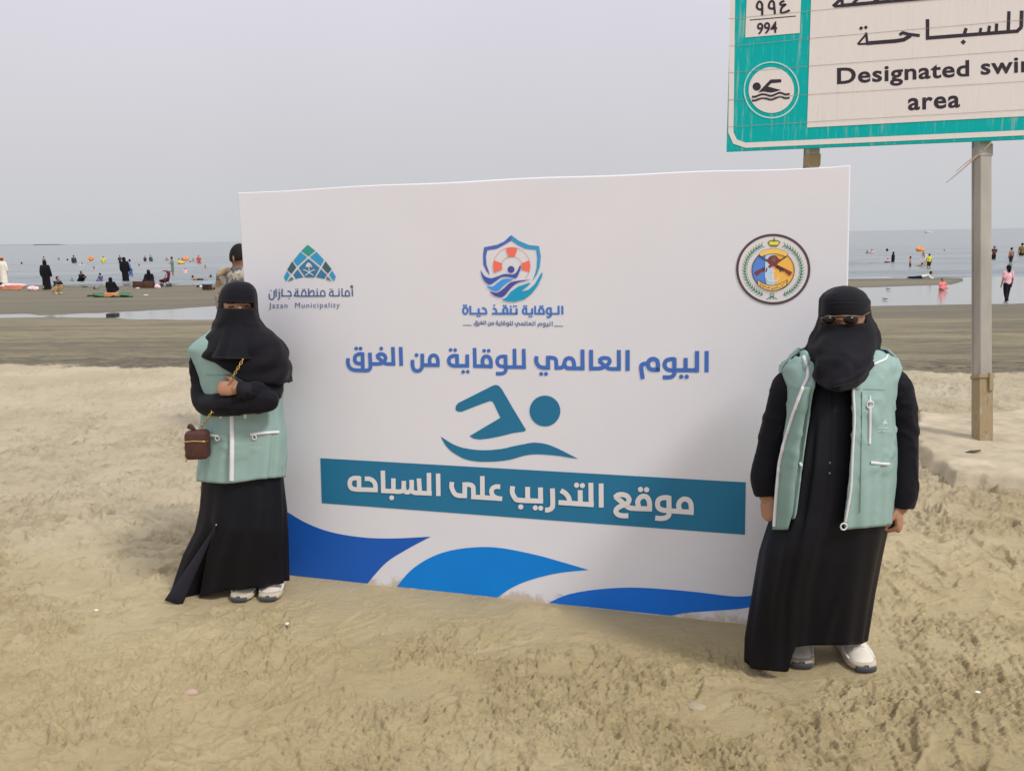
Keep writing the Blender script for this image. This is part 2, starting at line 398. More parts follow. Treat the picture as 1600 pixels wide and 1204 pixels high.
def sand_material():
    m = bpy.data.materials.new('beach_sand'); m.use_nodes = True; t = m.node_tree; n = t.nodes; l = t.links
    b = n['Principled BSDF']
    g = n.new('ShaderNodeNewGeometry'); sp = n.new('ShaderNodeSeparateXYZ'); l.new(g.outputs['Position'], sp.inputs[0])
    def math_(op, a, c, v=None):
        k = n.new('ShaderNodeMath'); k.operation = op
        for i, q in enumerate((a, c)):
            if hasattr(q, 'links'): l.new(q, k.inputs[i])
            elif q is not None: k.inputs[i].default_value = q
        return k.outputs[0]
    def noise(scale, det=5, vec=None, sx=1, sy=1, ro=.5, dist=0.):
        mp = n.new('ShaderNodeMapping'); mp.inputs['Scale'].default_value = (sx, sy, 1); l.new(g.outputs['Position'], mp.inputs[0])
        k = n.new('ShaderNodeTexNoise'); k.inputs['Scale'].default_value = scale; k.inputs['Detail'].default_value = det
        k.inputs['Roughness'].default_value = ro; k.inputs['Distortion'].default_value = dist
        l.new(mp.outputs[0], k.inputs['Vector']); return k.outputs[0]
    def rng(v, a, c, lo=0., hi=1., smooth=True):
        k = n.new('ShaderNodeMapRange'); k.interpolation_type = 'SMOOTHSTEP' if smooth else 'LINEAR'
        k.inputs[1].default_value, k.inputs[2].default_value, k.inputs[3].default_value, k.inputs[4].default_value = a, c, lo, hi
        l.new(v, k.inputs[0]); return k.outputs[0]
    def mix(f, a, c):
        k = n.new('ShaderNodeMix'); k.data_type = 'RGBA'
        if hasattr(f, 'links'): l.new(f, k.inputs[0])
        else: k.inputs[0].default_value = f
        for i, q in ((6, a), (7, c)):
            if hasattr(q, 'links'): l.new(q, k.inputs[i])
            else: k.inputs[i].default_value = (*q, 1)
        return k.outputs[2]
    s = math_('ADD', sp.outputs['Y'], math_('MULTIPLY', sp.outputs['X'], .15))
    s2 = math_('ADD', s, math_('MULTIPLY', math_('SUBTRACT', noise(.6, 5), .5), 1.6))
    # dry sand: damp yellowish near the viewer, paler and drier further up
    patch = noise(.7, 6, ro=.6)
    fine = noise(14, 6, ro=.65)
    grain = noise(260, 3, ro=.7)
    damp = mix(rng(patch, .35, .65), (.475, .378, .212), (.56, .46, .275))
    pale = mix(rng(patch, .35, .65), (.465, .395, .280), (.545, .475, .350))
    yy = math_('ADD', sp.outputs['Y'], math_('ADD', math_('MULTIPLY', math_('SUBTRACT', noise(.5, 4), .5), 2.5), math_('MULTIPLY', sp.outputs['X'], -.12)))
    dry = mix(rng(yy, 3.2, 6.8), damp, pale)
    dry = mix(math_('MULTIPLY', rng(fine, .52, .72), .16), dry, (.30, .22, .12))
    dry = mix(math_('MULTIPLY', rng(noise(3.2, 6, sx=.8, sy=1.7, ro=.65, dist=.6), .56, .70), .30), dry, (.27, .21, .13))
    dry = mix(math_('MULTIPLY', rng(grain, .5, .72), .16), dry, (.26, .2, .13))
    at_ = n.new('ShaderNodeAttribute'); at_.attribute_name = 'crumb_shade'      # crevice shade painted into the colour of the sand crumbs
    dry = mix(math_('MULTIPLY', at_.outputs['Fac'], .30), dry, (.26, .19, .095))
    # wet sand
    rp = noise(.42, 6, sx=.22, sy=1.6, ro=.6)
    rp2 = noise(2.4, 7, sx=.22, sy=2.0, ro=.72)
    wet = mix(rng(rp, .36, .62), (.155, .132, .085), (.265, .225, .135))
    wet = mix(math_('MULTIPLY', rng(rp2, .47, .62), .70), wet, (.115, .105, .08))
    wet = mix(math_('MULTIPLY', rng(noise(6, 6, sx=.3, sy=2.2, ro=.7), .54, .66), .5), wet, (.36, .32, .22))
    strand = math_('MULTIPLY', rng(s2, 10.9, 11.5), math_('SUBTRACT', 1., rng(s2, 11.6, 14.5)))
    wet = mix(math_('MULTIPLY', strand, math_('MULTIPLY', rng(noise(7, 5, sx=.5, sy=1.4, ro=.7), .42, .6), .8)), wet, (.07, .062, .045))
    f = rng(math_('ADD', s2, math_('MULTIPLY', math_('SUBTRACT', noise(3.5, 5, ro=.7), .5), .9)), 10.9, 11.15)
    col = mix(f, dry, wet)
    far = rng(s, 24, 30)
    col = mix(far, col, mix(rng(rp, .35, .65), (.17, .152, .105), (.235, .205, .14)))
    # soaked rim next to standing water
    soak = rng(sp.outputs['Z'], -.85, -.795, 1, 0)
    col = mix(math_('MULTIPLY', soak, math_('MULTIPLY', far, .8)), col, (.125, .112, .085))
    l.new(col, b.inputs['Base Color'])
    l.new(rng(f, 0, 1, .95, .72), b.inputs['Roughness'])
    b.inputs['Specular IOR Level'].default_value = .25
    h = math_('ADD', math_('MULTIPLY', noise(110, 6, ro=.75), .8), math_('MULTIPLY', noise(16, 6, sx=.6, sy=1.3, ro=.65, dist=.3), 0.9))
    bp = n.new('ShaderNodeBump'); bp.inputs['Strength'].default_value = .8; bp.inputs['Distance'].default_value = .02
    l.new(h, bp.inputs['Height']); l.new(bp.outputs[0], b.inputs['Normal'])
    return m

def water_material(name, col, bump, scales, rough=.12, foam=False):
    m = bpy.data.materials.new(name); m.use_nodes = True; t = m.node_tree; n = t.nodes; l = t.links
    b = n['Principled BSDF']; b.inputs['Roughness'].default_value = rough; b.inputs['IOR'].default_value = 1.33
    g = n.new('ShaderNodeNewGeometry')
    acc = None
    for sc_, sx, sy, w in scales:
        mp = n.new('ShaderNodeMapping'); mp.inputs['Scale'].default_value = (sx, sy, 1); mp.inputs['Rotation'].default_value = (0, 0, R(8.5))
        l.new(g.outputs['Position'], mp.inputs[0])
        k = n.new('ShaderNodeTexNoise'); k.inputs['Scale'].default_value = sc_; k.inputs['Detail'].default_value = 4
        l.new(mp.outputs[0], k.inputs['Vector'])
        mu = n.new('ShaderNodeMath'); mu.operation = 'MULTIPLY'; mu.inputs[1].default_value = w; l.new(k.outputs[0], mu.inputs[0])
        if acc is None: acc = mu.outputs[0]
        else:
            ad = n.new('ShaderNodeMath'); ad.operation = 'ADD'; l.new(acc, ad.inputs[0]); l.new(mu.outputs[0], ad.inputs[1]); acc = ad.outputs[0]
    bp = n.new('ShaderNodeBump'); bp.inputs['Strength'].default_value = bump; bp.inputs['Distance'].default_value = .3
    l.new(acc, bp.inputs['Height']); l.new(bp.outputs[0], b.inputs['Normal'])
    b.inputs['Base Color'].default_value = (*col, 1)
    return m

def build_water():
    # sea: denser near the shore, where low swell lines are real geometry
    ys = np.concatenate([np.linspace(40, 150, 420), 150 * (9000 / 150.) ** (np.arange(1, 60) / 59.)])
    us = np.linspace(-1, 1, 121)
    X = us[None, :] * (ys[:, None] * 1.1 + 20) * np.where(ys[:, None] > 900, 1.6, 1)
    Y = np.repeat(ys[:, None], len(us), 1) - .15 * np.clip(X, -300, 300) * np.exp(-np.maximum(ys[:, None] - 40, 0) / 120)
    s = Y + .15 * X
    Z = SEA + np.zeros_like(X)
    fade = np.exp(-np.maximum(s - 52, 0) / 60.) * sstep(49, 55, s)
    sw = np.sin(s * 1.35 + (fbm(X * .05, Y * .08, 3, 7) - .5) * 11)
    Z += fade * (sstep(.2, 1, sw) * .20 * sstep(.4, .62, fbm(X * .05, Y * .22, 3, 5)) + (fbm(X * .25, Y * 1.2, 4, 6) - .5) * .12)
    n, m_ = X.shape; V = np.stack([X, Y, Z], -1).reshape(-1, 3)
    i = np.arange(n - 1)[:, None] * m_ + np.arange(m_ - 1)[None, :]
    F = np.stack([i, i + 1, i + m_ + 1, i + m_], -1).reshape(-1, 4)
    sea = MB().add(V, F).build('sea', water_material('sea_water', (.20, .235, .245), .55, [(1.2, .35, 1.6, .5), (.25, .4, 1.5, 1.2), (5, .6, 1.5, .12)], .22))
    tag(sea, kind='structure')
    xs = np.linspace(-60, 60, 60); yy = np.linspace(18, 56, 40)
    X, Y = np.meshgrid(xs, yy); Y = Y - .0 * X
    V = np.stack([X, Y + .1 * X, np.full_like(X, POOL)], -1).reshape(-1, 3)
    i = np.arange(39)[:, None] * 60 + np.arange(59)[None, :]
    F = np.stack([i, i + 1, i + 61, i + 60], -1).reshape(-1, 4)
    keep = []
    for q in F:
        c = V[q].mean(0)
        s = c[1] + .15 * c[0]
        if prof(c[0], c[1]) - .0 > POOL - .02 and s > 22: keep.append(q)
    pool = MB().add(V, keep).build('tidal_pool', water_material('pool_water', (.26, .27, .26), .10, [(1.5, .4, 1.5, .3), (6, .5, 1.5, .1)], .08))
    tag(pool, kind='structure')
    # far low shore at the left, and its faint outline
    mb = MB()
    for x0, x1, hh in ((-1150, -18, 9), ):
        pass
    P0 = seapt(-160, 385.2); 
    a = ray(-220, 384); b = ray(49, 382)
    pts = []
    D = 4200.
    for k in range(26):
        x = -220 + (49 + 220) * k / 25.
        d = ray(x, 384 - x * .017); pts.append((d[0] / d[1] * D, D, SEA + 3.5 + 5.5 * (1 - k / 25.) ** .5 + 2 * math.sin(k * 1.9)))
    V = []; F = []
    for (x, y, z) in pts: V += [(x, y, SEA - 1), (x, y + 30, z), (x, y + 260, z * .8), (x, y + 400, SEA - 1)]
    for k in range(25):
        for q in range(3): F.append((4 * k + q, 4 * k + 4 + q, 4 * k + 5 + q, 4 * k + 1 + q))
    mb.add(V, F)
    tag(mb.build('distant_shore', MAT('far_land', (.30, .32, .35), .95, .05)), kind='structure')

# ------------------------------------------------------------------ prints on flat panels
class Print:
    """shapes traced on a flat board (plane P, normal n towards the viewer) and laid on it as thin ink"""
    def __init__(s, P, n, base): s.P, s.n, s.base, s.k = P, n, base, 0
    def start(s, org=(0, 0), sc_=1.): s.mb = MB(); s.org, s.sc = org, sc_; s.k = 0; return s
    def px(s, p, lift):
        x = s.org[0] + p[0] / s.sc; y = s.org[1] + p[1] / s.sc
        return onplane(x, y, s.P, s.n) + s.n * (s.base + lift)
    def _l(s, lift):
        s.k += 1; return (lift if lift is not None else 0) + .00025 * (s.k % 7)
    def poly(s, P, mi=0, smooth=False, lift=None):
        P = cat_rom(P, 5, True) if smooth else np.asarray(P, float)
        tri = tessellate_polygon([[Vector((p[0], p[1], 0)) for p in P]])
        lf = s._l(lift); V = [s.px(p, lf) for p in P]
        F = []
        for t in tri:
            a, b, c = (P[i] for i in t)
            F.append(t if (b[0] - a[0]) * (c[1] - a[1]) - (b[1] - a[1]) * (c[0] - a[0]) < 0 else t[::-1])
        s.mb.add(V, F, mi)
    def path(s, P, w, mi=0, smooth=True, k=6, closed=False, lift=None, w1=None):
        P = np.asarray(P, float)
        if smooth and len(P) > 2: P = cat_rom(P, k, closed)
        if closed: P = np.concatenate([P, P[:1]])
        T = np.gradient(P, axis=0)
        if closed: T[0] = T[-1] = P[1] - P[-2]
        T /= (np.linalg.norm(T, axis=1, keepdims=True) + 1e-9)
        N = np.stack([-T[:, 1], T[:, 0]], 1)
        W = np.full(len(P), w / 2.) if w1 is None else np.linspace(w / 2., w1 / 2., len(P))
        if not smooth and len(P) > 2:
            for i in range(1, len(P) - 1):
                d = unit(P[i] - P[i - 1]); e = unit(P[i + 1] - P[i]); c = math.sqrt(max(.2, (1 + np.dot(d, e)) / 2)); W[i] /= c
        lf = s._l(lift); V = []
        for i in range(len(P)): V += [s.px(P[i] + N[i] * W[i], lf), s.px(P[i] - N[i] * W[i], lf)]
        s.mb.add(V, [(2 * i, 2 * i + 1, 2 * i + 3, 2 * i + 2) for i in range(len(P) - 1)], mi)
    def disc(s, c, r, mi=0, ry=None, lift=None, n=28):
        ry = ry or r
        s.poly([(c[0] + r * math.cos(2 * math.pi * i / n), c[1] + ry * math.sin(2 * math.pi * i / n)) for i in range(n)], mi, lift=lift)
    def ring(s, c, r, w, mi=0, ry=None, a0=0, a1=360, lift=None, n=48):
        ry = ry or r
        full = abs(a1 - a0) >= 360
        A = np.radians(np.linspace(a0, a1, n, endpoint=not full))
        s.path([(c[0] + r * math.cos(t), c[1] + ry * math.sin(t)) for t in A], w, mi, False, closed=full, lift=lift)
    def strokes(s, items, w, mi=0, lift=None, fw=1.):
        """'x,y x,y ...' smooth stroke; '|x,y x,y' straight; 'o x,y r' dot"""
        for it in items:
            if it[0] == 'o':
                a = it.split(); c = [float(q) for q in a[1].split(',')]; s.disc(c, float(a[2]) * (1 if fw == 1 else .9), mi, lift=lift)
            else:
                st = it[0] == '|'; P = [[float(q) for q in p.split(',')] for p in it.strip('|').split()]
                s.path(P, w * fw, mi, not st and len(P) > 2, lift=lift)
    def text(s, body, O, ex, ey, mi=0, bold=0., lift=None, space=1.):
        cu = bpy.data.curves.new('t', 'FONT'); cu.body = body; cu.size = 1; cu.offset = bold; cu.space_character = space
        cu.resolution_u = 4
        ob = bpy.data.objects.new('t', cu); COL.objects.link(ob)
        dg = bpy.context.evaluated_depsgraph_get(); me = bpy.data.meshes.new_from_object(ob.evaluated_get(dg))
        lf = s._l(lift)
        V = [s.px((O[0] + v.co.x * ex[0] + v.co.y * ey[0], O[1] + v.co.x * ex[1] + v.co.y * ey[1]), lf) for v in me.vertices]
        F = [tuple(p.vertices) for p in me.polygons]
        if V: s.mb.add(V, F, mi)
        bpy.data.objects.remove(ob); bpy.data.meshes.remove(me)
    def build(s, name, mats, parent): return s.mb.build(name, mats, parent, smooth=False)

TITLE = [((535, 530), 58, [
    'o 218,143 30', 'o 285,143 30', '322,376 262,377 214,358 195,310 208,257 258,229 318,228', '|316,203 323,484',
    '92,293 90,370 120,440 180,474 260,481 380,483 425,465 441,410 431,207',
    'o 610,143 30', '830,383 700,383 650,365 600,320 540,270', '540,274 565,240 610,229 655,245 676,290 655,345 610,374 560,382 440,382',
    '|790,118 801,411', '|912,118 922,412',
    'o 1160,245 30', '1098,318 1098,400 1120,468 1175,492 1228,468 1250,400 1249,222', '|1250,400 1520,400', '1492,428 1492,330 1470,268 1425,248 1382,268 1362,330 1378,400']),
    ((690, 530), 58, ['o 142,165 29', 'o 213,167 29', '|241,235 245,412', '256,257 185,256 133,282 114,330 133,385 185,410 240,411 430,411', '|402,235 405,438',
    'o 340,505 29', 'o 410,505 29', '|516,132 522,440', '|496,416 800,422', 'o 666,177 29', 'o 737,177 29', '773,448 771,340 745,282 700,263 657,285 640,345 655,412',
    '|1000,245 1003,430', '1010,267 940,267 888,292 869,345 888,398 940,421 1005,423', '1003,420 1003,480 980,520 930,535 850,534', '|1000,432 1320,433', '|1140,145 1143,433', '|1284,148 1290,460']),
    ((820, 535), 62, ['187,212 180,290 215,360 280,389 396,390', '|366,420 364,208', '340,237 430,237 480,260 492,320 494,400', '466,395 560,393 600,370 620,320 640,265 695,241 745,262 768,320 772,405',
    '618,345 650,390 700,401 935,401', 'o 258,488 31', 'o 333,488 31', '|902,108 905,428', '|1037,112 1038,430', '1010,405 1160,404 1225,385 1300,340 1327,290 1308,252 1255,240 1200,248 1160,285',
    '1160,280 1200,320 1265,375 1330,408 1500,410', '|1470,115 1472,440']),
    ((960, 535), 66, ['|207,115 207,440', '443,568 420,400 430,348 470,330 525,334', '678,450 680,330 660,275 605,254 550,275 525,330 540,390 590,420 710,421',
    '|938,238 938,430', '950,259 875,259 808,285 784,345 808,403 860,430 938,431', '938,425 935,490 900,530 845,543 755,541', '|930,431 1320,431', '|1113,238 1113,431', 'o 1045,532 34', 'o 1130,532 34', '|1292,130 1290,460', '|1442,130 1440,465'])]
CAPTION = [((535, 720), 70, ['|263,238 266,440', '280,264 190,262 135,290 120,350 140,410 200,436 380,442 555,448', '355,272 430,275 490,310 520,370 523,478',
    '|637,145 645,482', '612,457 800,467 900,472 945,455 962,420 965,305', '|803,265 803,465', 'o 775,568 37', '965,400 975,460 1010,482 1055,468 1085,420 1085,290', '1085,400 1095,465 1140,490 1215,493 1400,502',
    '|1200,268 1215,490', '|1357,180 1360,530', '|1500,190 1505,540']),
    ((680, 730), 72, ['268,222 262,300 300,390 360,430 500,437', '|465,470 465,232', '432,264 530,263 590,290 600,350 602,460', '|565,452 1050,484', '|740,130 742,460', '1020,298 950,295 895,330 885,390 920,450 990,478']),
    ((780, 740), 76, ['215,188 208,280 250,370 320,405 690,420', '|447,198 450,410', 'o 340,510 40', '|648,208 650,452', 'o 567,525 39', 'o 652,530 39', '835,222 840,470 820,530 770,558 720,558',
    '965,255 1040,300 1090,370 1105,450', '|930,440 1480,476', '|1267,250 1270,465', 'o 1212,172 40', 'o 1302,178 40', '|1435,135 1438,508', '|1595,145 1597,520']),
    ((935, 745), 78, ['258,318 310,275 380,268 450,292 482,350 445,415 375,438', '445,412 370,440 300,480 275,530 310,578 380,597 470,597', '262,300 350,370 430,440 490,474 560,484 840,494', '800,528 800,400 770,322 710,294 648,322 615,390 640,485',
    'o 660,188 41', 'o 755,192 41', '|1102,290 1106,520', '1110,318 1020,316 948,345 925,410 948,480 1020,512 1110,516', '1105,505 1100,590 1050,628 980,640 890,632', '|1100,520 1490,548', '1450,576 1450,440 1420,367 1350,337 1283,370 1255,440 1278,530'])]

def build_banner():
    root = empty('event_banner', ((BL + BR) / 2).tolist())
    tag(root, 'large white printed banner board with a blue swimmer standing between the two women', 'banner')
    fab = MAT('banner_fabric', (.795, .788, .850), .55, .3, .015, 3, .05, 900)
    t = fab.node_tree; n_ = t.nodes; l_ = t.links; bs = n_['Principled BSDF']; src = bs.inputs['Base Color'].links[0].from_socket
    g_ = n_.new('ShaderNodeNewGeometry'); sp_ = n_.new('ShaderNodeSeparateXYZ'); l_.new(g_.outputs['Position'], sp_.inputs[0])
    nz_ = n_.new('ShaderNodeTexNoise'); nz_.inputs['Scale'].default_value = 9; nz_.inputs['Detail'].default_value = 8; nz_.inputs['Roughness'].default_value = .75; l_.new(g_.outputs['Position'], nz_.inputs['Vector'])
    hh_ = n_.new('ShaderNodeMapRange'); hh_.inputs[1].default_value = .10; hh_.inputs[2].default_value = .0; hh_.inputs[4].default_value = .35; l_.new(sp_.outputs['Z'], hh_.inputs[0])
    ad_ = n_.new('ShaderNodeMath'); l_.new(nz_.outputs[0], ad_.inputs[0]); l_.new(hh_.outputs[0], ad_.inputs[1])
    mk_ = n_.new('ShaderNodeMapRange'); mk_.inputs[1].default_value = .72; mk_.inputs[2].default_value = .86; mk_.inputs[4].default_value = .6; l_.new(ad_.outputs[0], mk_.inputs[0])
    mx_ = n_.new('ShaderNodeMix'); mx_.data_type = 'RGBA'; l_.new(mk_.outputs[0], mx_.inputs[0]); l_.new(src, mx_.inputs[6]); mx_.inputs[7].default_value = (.45, .36, .21, 1); l_.new(mx_.outputs[2], bs.inputs['Base Color'])
    # panel: stretched fabric box, outline slightly uneven along the top
    mb = MB()
    bot = [(x, 892 + (988 - 892) * (x - 413) / (1314 - 413) + 9) for x in np.linspace(413, 1314, 24)]
    top = []
    for x in np.linspace(1329, 371, 40):
        t = (x - 371) / 958.
        top.append((x, 301 - 41 * t - 3.2 * math.sin(math.pi * t) + .8 * math.sin(t * 23) + (-1.5 if t > .985 else 0)))
    left = [(371 + (413 - 371) * t, 301 + 591 * t) for t in np.linspace(.05, .95, 10)]
    right = [(1314 + (1329 - 1314) * t, 988 - 728 * t) for t in np.linspace(.05, .95, 10)]
    out = bot + right + top + left
    n = len(out); th = .045; bv = .006
    c = np.mean([onplane(x, y, BL, BN) for x, y in out], 0)
    rings = []
    for off, ins in ((0., bv), (-bv * .3, bv * .3), (-bv, 0), (-th + bv, 0), (-th, bv)):
        rings.append([(lambda q: q + unit(c - q) * ins + BN * off)(onplane(x, y, BL, BN)) for x, y in out])
    V = np.concatenate(rings); F = []
    for k in range(len(rings) - 1):
        for j in range(n): j2 = (j + 1) % n; F.append((k * n + j, (k + 1) * n + j, (k + 1) * n + j2, k * n + j2))
    F.append(tuple(range(n))); F.append(tuple((len(rings) - 1) * n + j for j in range(n - 1, -1, -1)))
    mb.add(V, F)
    mb.build('panel', fab, root, smooth=False)
    W_INK = S(205, 203, 206, 1.3)
    ink = lambda nm, c, k=1.35: MAT('ink_' + nm, S(*c, k), .5, .3, .03, 4)
    pr = Print(BL, BN, .0012)
    # waves along the foot
    pr.start((430, 780), 2.078)
    btm = lambda x: 240 + (x - 30) * (403 - 240) / (1555 - 30.)
    w1 = [(-84, -30), (-40, 5), (30, 35), (100, 75), (180, 105), (280, 122), (380, 126), (505, 120), (430, 160), (360, 205), (300, btm(300) + 3)]
    pr.poly(np.concatenate([cat_rom(w1[:8], 5), cat_rom(w1[7:], 5)[1:], [(-36, btm(-36) + 3)]]), 0)
    pr.build('wave_print', [ink('royal_blue', (22, 82, 168))], root)
    pr.start((430, 780), 2.078)
    pr.poly(np.concatenate([cat_rom([(395, btm(395) + 3), (440, 230), (500, 190), (570, 165), (660, 154), (740, 158), (850, 180), (940, 205), (1018, 228)], 5),
                            cat_rom([(1018, 228), (920, 238), (830, 260), (770, 285), (722, btm(722) + 3)], 5)[1:]]), 0)
    pr.build('wave_print', [ink('sky_blue', (0, 116, 198))], root)
    pr.start((430, 780), 2.078)
    pr.poly(np.concatenate([cat_rom([(888, btm(888) + 3), (950, 308), (1040, 292), (1150, 285), (1260, 290), (1370, 300), (1480, 313), (1540, 312), (1600, 300), (1700, 262), (1838, 190)], 5),
                            cat_rom([(1834, 290), (1700, 335), (1570, 345), (1500, 355), (1400, 362), (1330, 368), (1285, btm(1285) + 2)], 5)]), 0)
    pr.build('wave_print', [ink('mid_blue', (18, 100, 194))], root)
    # title
    pr.start()
    for org, w, items in TITLE:
        pr.org, pr.sc = org, 10.; pr.strokes(items, w)
    pr.build('title_lettering', [ink('title_blue', (62, 101, 172))], root)
    # swimmer
    teal = ink('teal', (32, 104, 140))
    pr.start((520, 530), 5.333)
    f2 = lambda p: ((p[0] / 5.161 + 820 - 520) * 5.333, p[1] / 5.161 * 5.333)
    body = [(1022, 575), (1028, 550), (1048, 528), (1200, 452), (1330, 386), (1358, 378), (1385, 386), (1408, 412), (1500, 570), (1610, 752),
            (1600, 765), (1500, 780), (1400, 805), (1300, 825), (1225, 833), (1175, 826), (1140, 805), (1270, 727), (1397, 652), (1345, 540), (1332, 518), (1308, 513), (1200, 552), (1078, 601), (1048, 602), (1028, 592)]
    pr.poly(body, 0)
    topw = [(900, 808), (1000, 870), (1100, 905), (1250, 922), (1400, 912), (1500, 890)] + [f2(p) for p in ((0, 842), (50, 833), (100, 832), (180, 845), (280, 885), (430, 962))]
    botw = [f2(p) for p in ((430, 962), (350, 950), (250, 935), (100, 925), (0, 935))] + [(1500, 995), (1400, 1012), (1300, 1018), (1200, 1015), (1100, 995), (1000, 940), (940, 880), (900, 808)]
    pr.poly(np.concatenate([cat_rom(topw, 4), cat_rom(botw, 4)[1:-1]]), 0)
    pr.disc(f2((163, 576)), 128, 0, n=48)
    pr.build('swimmer_emblem', [teal], root)
    # caption bar
    pr.start()
    pr.poly([(500.7, 715.3), (1165.3, 753), (1163.8, 834.8), (503, 785.5)], 0)
    bar = pr.build('caption_bar', [teal], root)
    pr.start()
    for org, w, items in CAPTION:
        pr.org, pr.sc = org, 10.; pr.strokes(items, w, lift=.002)
    pr.build('caption_lettering', [ink('white', (214, 210, 212), 1.2)], bar)
    # municipality logo: tiled tent with palm and crossed swords
    pr.start((440, 375), 17.2)
    tiles = [([(705, 125), (910, 290), (728, 440), (528, 295)], 0), ([(508, 318), (690, 460), (430, 700), (318, 555)], 1), ([(940, 312), (1145, 535), (1055, 700), (765, 460)], 1),
             ([(725, 495), (1030, 750), (890, 1000), (640, 1000), (465, 740)], 2), ([(290, 570), (400, 735), (270, 905), (155, 800)], 3), ([(1185, 565), (1350, 780), (1250, 900), (1092, 735)], 3),
             ([(435, 785), (590, 1005), (480, 1020), (385, 1045), (310, 935)], 2), ([(1060, 785), (1222, 940), (1145, 1045), (1040, 1020), (925, 1005)], 2), ([(140, 838), (228, 935), (130, 1120), (65, 1000)], 1),
             ([(1365, 820), (1462, 980), (1410, 1110), (1280, 935)], 1), ([(265, 980), (340, 1055), (170, 1115)], 4), ([(1240, 970), (1355, 1110), (1190, 1050)], 4)]
    for P, mi in tiles: pr.poly(P, mi)
    pr.disc((738, 670), 62, 5, lift=.002)
    for k in range(9):
        a = math.pi * (1.15 + .7 * k / 8 * 1.0) if 0 else math.pi * (.98 + 1.04 * k / 8)
        pr.path([(742, 720), (742 + 60 * math.cos(a), 700 + 88 * math.sin(a)), (742 + 88 * math.cos(a), 735 + 70 * math.sin(a))], 16, 5, lift=.002)
    pr.path([(745, 690), (748, 870)], 22, 5, False, lift=.002)
    pr.path([(590, 795), (680, 825), (760, 880), (860, 945)], 24, 5, lift=.002)
    pr.path([(905, 795), (820, 825), (740, 880), (645, 955)], 24, 5, lift=.002)
    pr.build('municipality_emblem', [ink('m_green', (52, 140, 130)), ink('m_blue', (52, 140, 186)), ink('m_deep', (58, 112, 148)), ink('m_slate', (58, 94, 100)), ink('m_grey', (74, 120, 124)), ink('white', (0, 0, 0))], root)
    pr.start((415, 440), 11.03)
    navy = ink('navy', (72, 92, 138))
    pr.strokes(['68,205 64,262 85,300 115,304 142,285 150,250 148,150', 'o 98,152 11', '|183,122 187,262', '238,165 242,262 232,295 212,300', 'o 238,134 11',
                '|287,120 289,252', '|275,246 455,246', '380,160 420,168 440,200 442,256', 'o 410,288 11',
                '|552,150 560,240', '552,160 520,185 515,222 540,246 1035,246', 'o 527,132 11', 'o 560,132 11', '635,246 624,205 640,165 665,155 690,170 697,210 697,246', 'o 645,132 11', 'o 678,132 11',
                '|743,115 748,246', '748,240 770,180 810,152 835,170 840,205 830,240', '|893,155 896,246', 'o 893,130 11', '1025,256 1024,200 1010,165 985,155 960,168 950,205 960,244',
                '|1160,152 1166,240', '1160,162 1120,180 1105,215 1125,242 1280,244', 'o 1115,132 11', 'o 1148,132 11', '|1270,155 1272,248', 'o 1268,130 11', '|1318,115 1320,252', '|1310,246 1455,246', '1447,252 1445,200 1430,165 1408,155 1385,168 1378,205 1385,244',
                '|1495,125 1500,252', '1505,72 1482,70 1475,90 1505,98 1480,104'], 21, 0)
    pr.text('Jazan  Municipality', (70, 452), (131, -1), (0, -131), 0, 0, space=1.21)
    pr.build('municipality_lettering', [navy], root)
    # lifebuoy shield
    pr.start((745, 360), 10.47)
    shield_l = [(565, 75), (450, 180), (330, 235), (120, 275), (103, 400), (108, 560), (150, 650), (210, 735), (195, 660), (160, 560), (150, 430), (172, 325), (330, 300), (460, 230), (567, 165)]
    pr.poly(shield_l, 0)
    pr.poly([(565, 75), (567, 165), (680, 245), (800, 300), (972, 318), (990, 450), (980, 620), (945, 740), (910, 830), (985, 720), (1030, 600), (1048, 420), (1018, 255), (860, 240), (690, 170)], 1)
    pr.ring((572, 580), 300, 7, 2, ry=303, a0=-205, a1=42)
    pr.ring((572, 580), 165, 7, 2, ry=155, a0=-190, a1=10)
    for a in (-90, 180, 0):
        A = np.radians(np.linspace(a - 18, a + 18, 10))
        o = [(572 + 300 * math.cos(t), 585 + 308 * math.sin(t)) for t in A]; i_ = [(572 + 162 * math.cos(t), 590 + 165 * math.sin(t)) for t in A[::-1]]
        pr.poly(o + i_, 3, lift=.0006)
    pr.disc((562, 638), 56, 4, lift=.0015)
    pr.poly([(68, 655), (130, 745), (230, 780), (330, 755), (450, 712), (590, 718), (660, 670), (712, 565), (718, 620), (690, 700), (640, 778), (500, 755), (400, 765), (320, 820), (220, 882), (140, 840), (85, 745)], 5, True, lift=.0015)
    pr.poly([(160, 912), (260, 915), (360, 840), (440, 795), (590, 800), (500, 850), (420, 920), (350, 985), (260, 980)], 6, True, lift=.0012)
    pr.poly([(215, 1000), (330, 1018), (440, 950), (540, 860), (650, 825), (870, 805), (780, 828), (660, 860), (560, 940), (470, 1050), (400, 1090), (300, 1070)], 4, True, lift=.0012)
    pr.poly([(405, 1130), (480, 1100), (560, 1000), (680, 915), (870, 852), (875, 870), (800, 935), (735, 975), (745, 995), (850, 968), (950, 880), (1060, 690), (1078, 690), (1065, 760), (1000, 900), (900, 1030), (780, 1120), (620, 1165), (500, 1158)], 7, lift=.0012)
    pr.build('lifebuoy_shield_emblem', [ink('sh_l', (74, 98, 170)), ink('sh_r', (58, 140, 186)), ink('sh_line', (196, 130, 120)), ink('sh_red', (232, 106, 90)), ink('sh_violet', (72, 72, 146)), ink('sh_wave', (62, 84, 158)), ink('sh_sky', (62, 140, 216)), ink('sh_teal', (28, 142, 182))], root)
    blue2 = ink('campaign_blue', (62, 108, 184))
    pr.start((715, 465), 9.41)
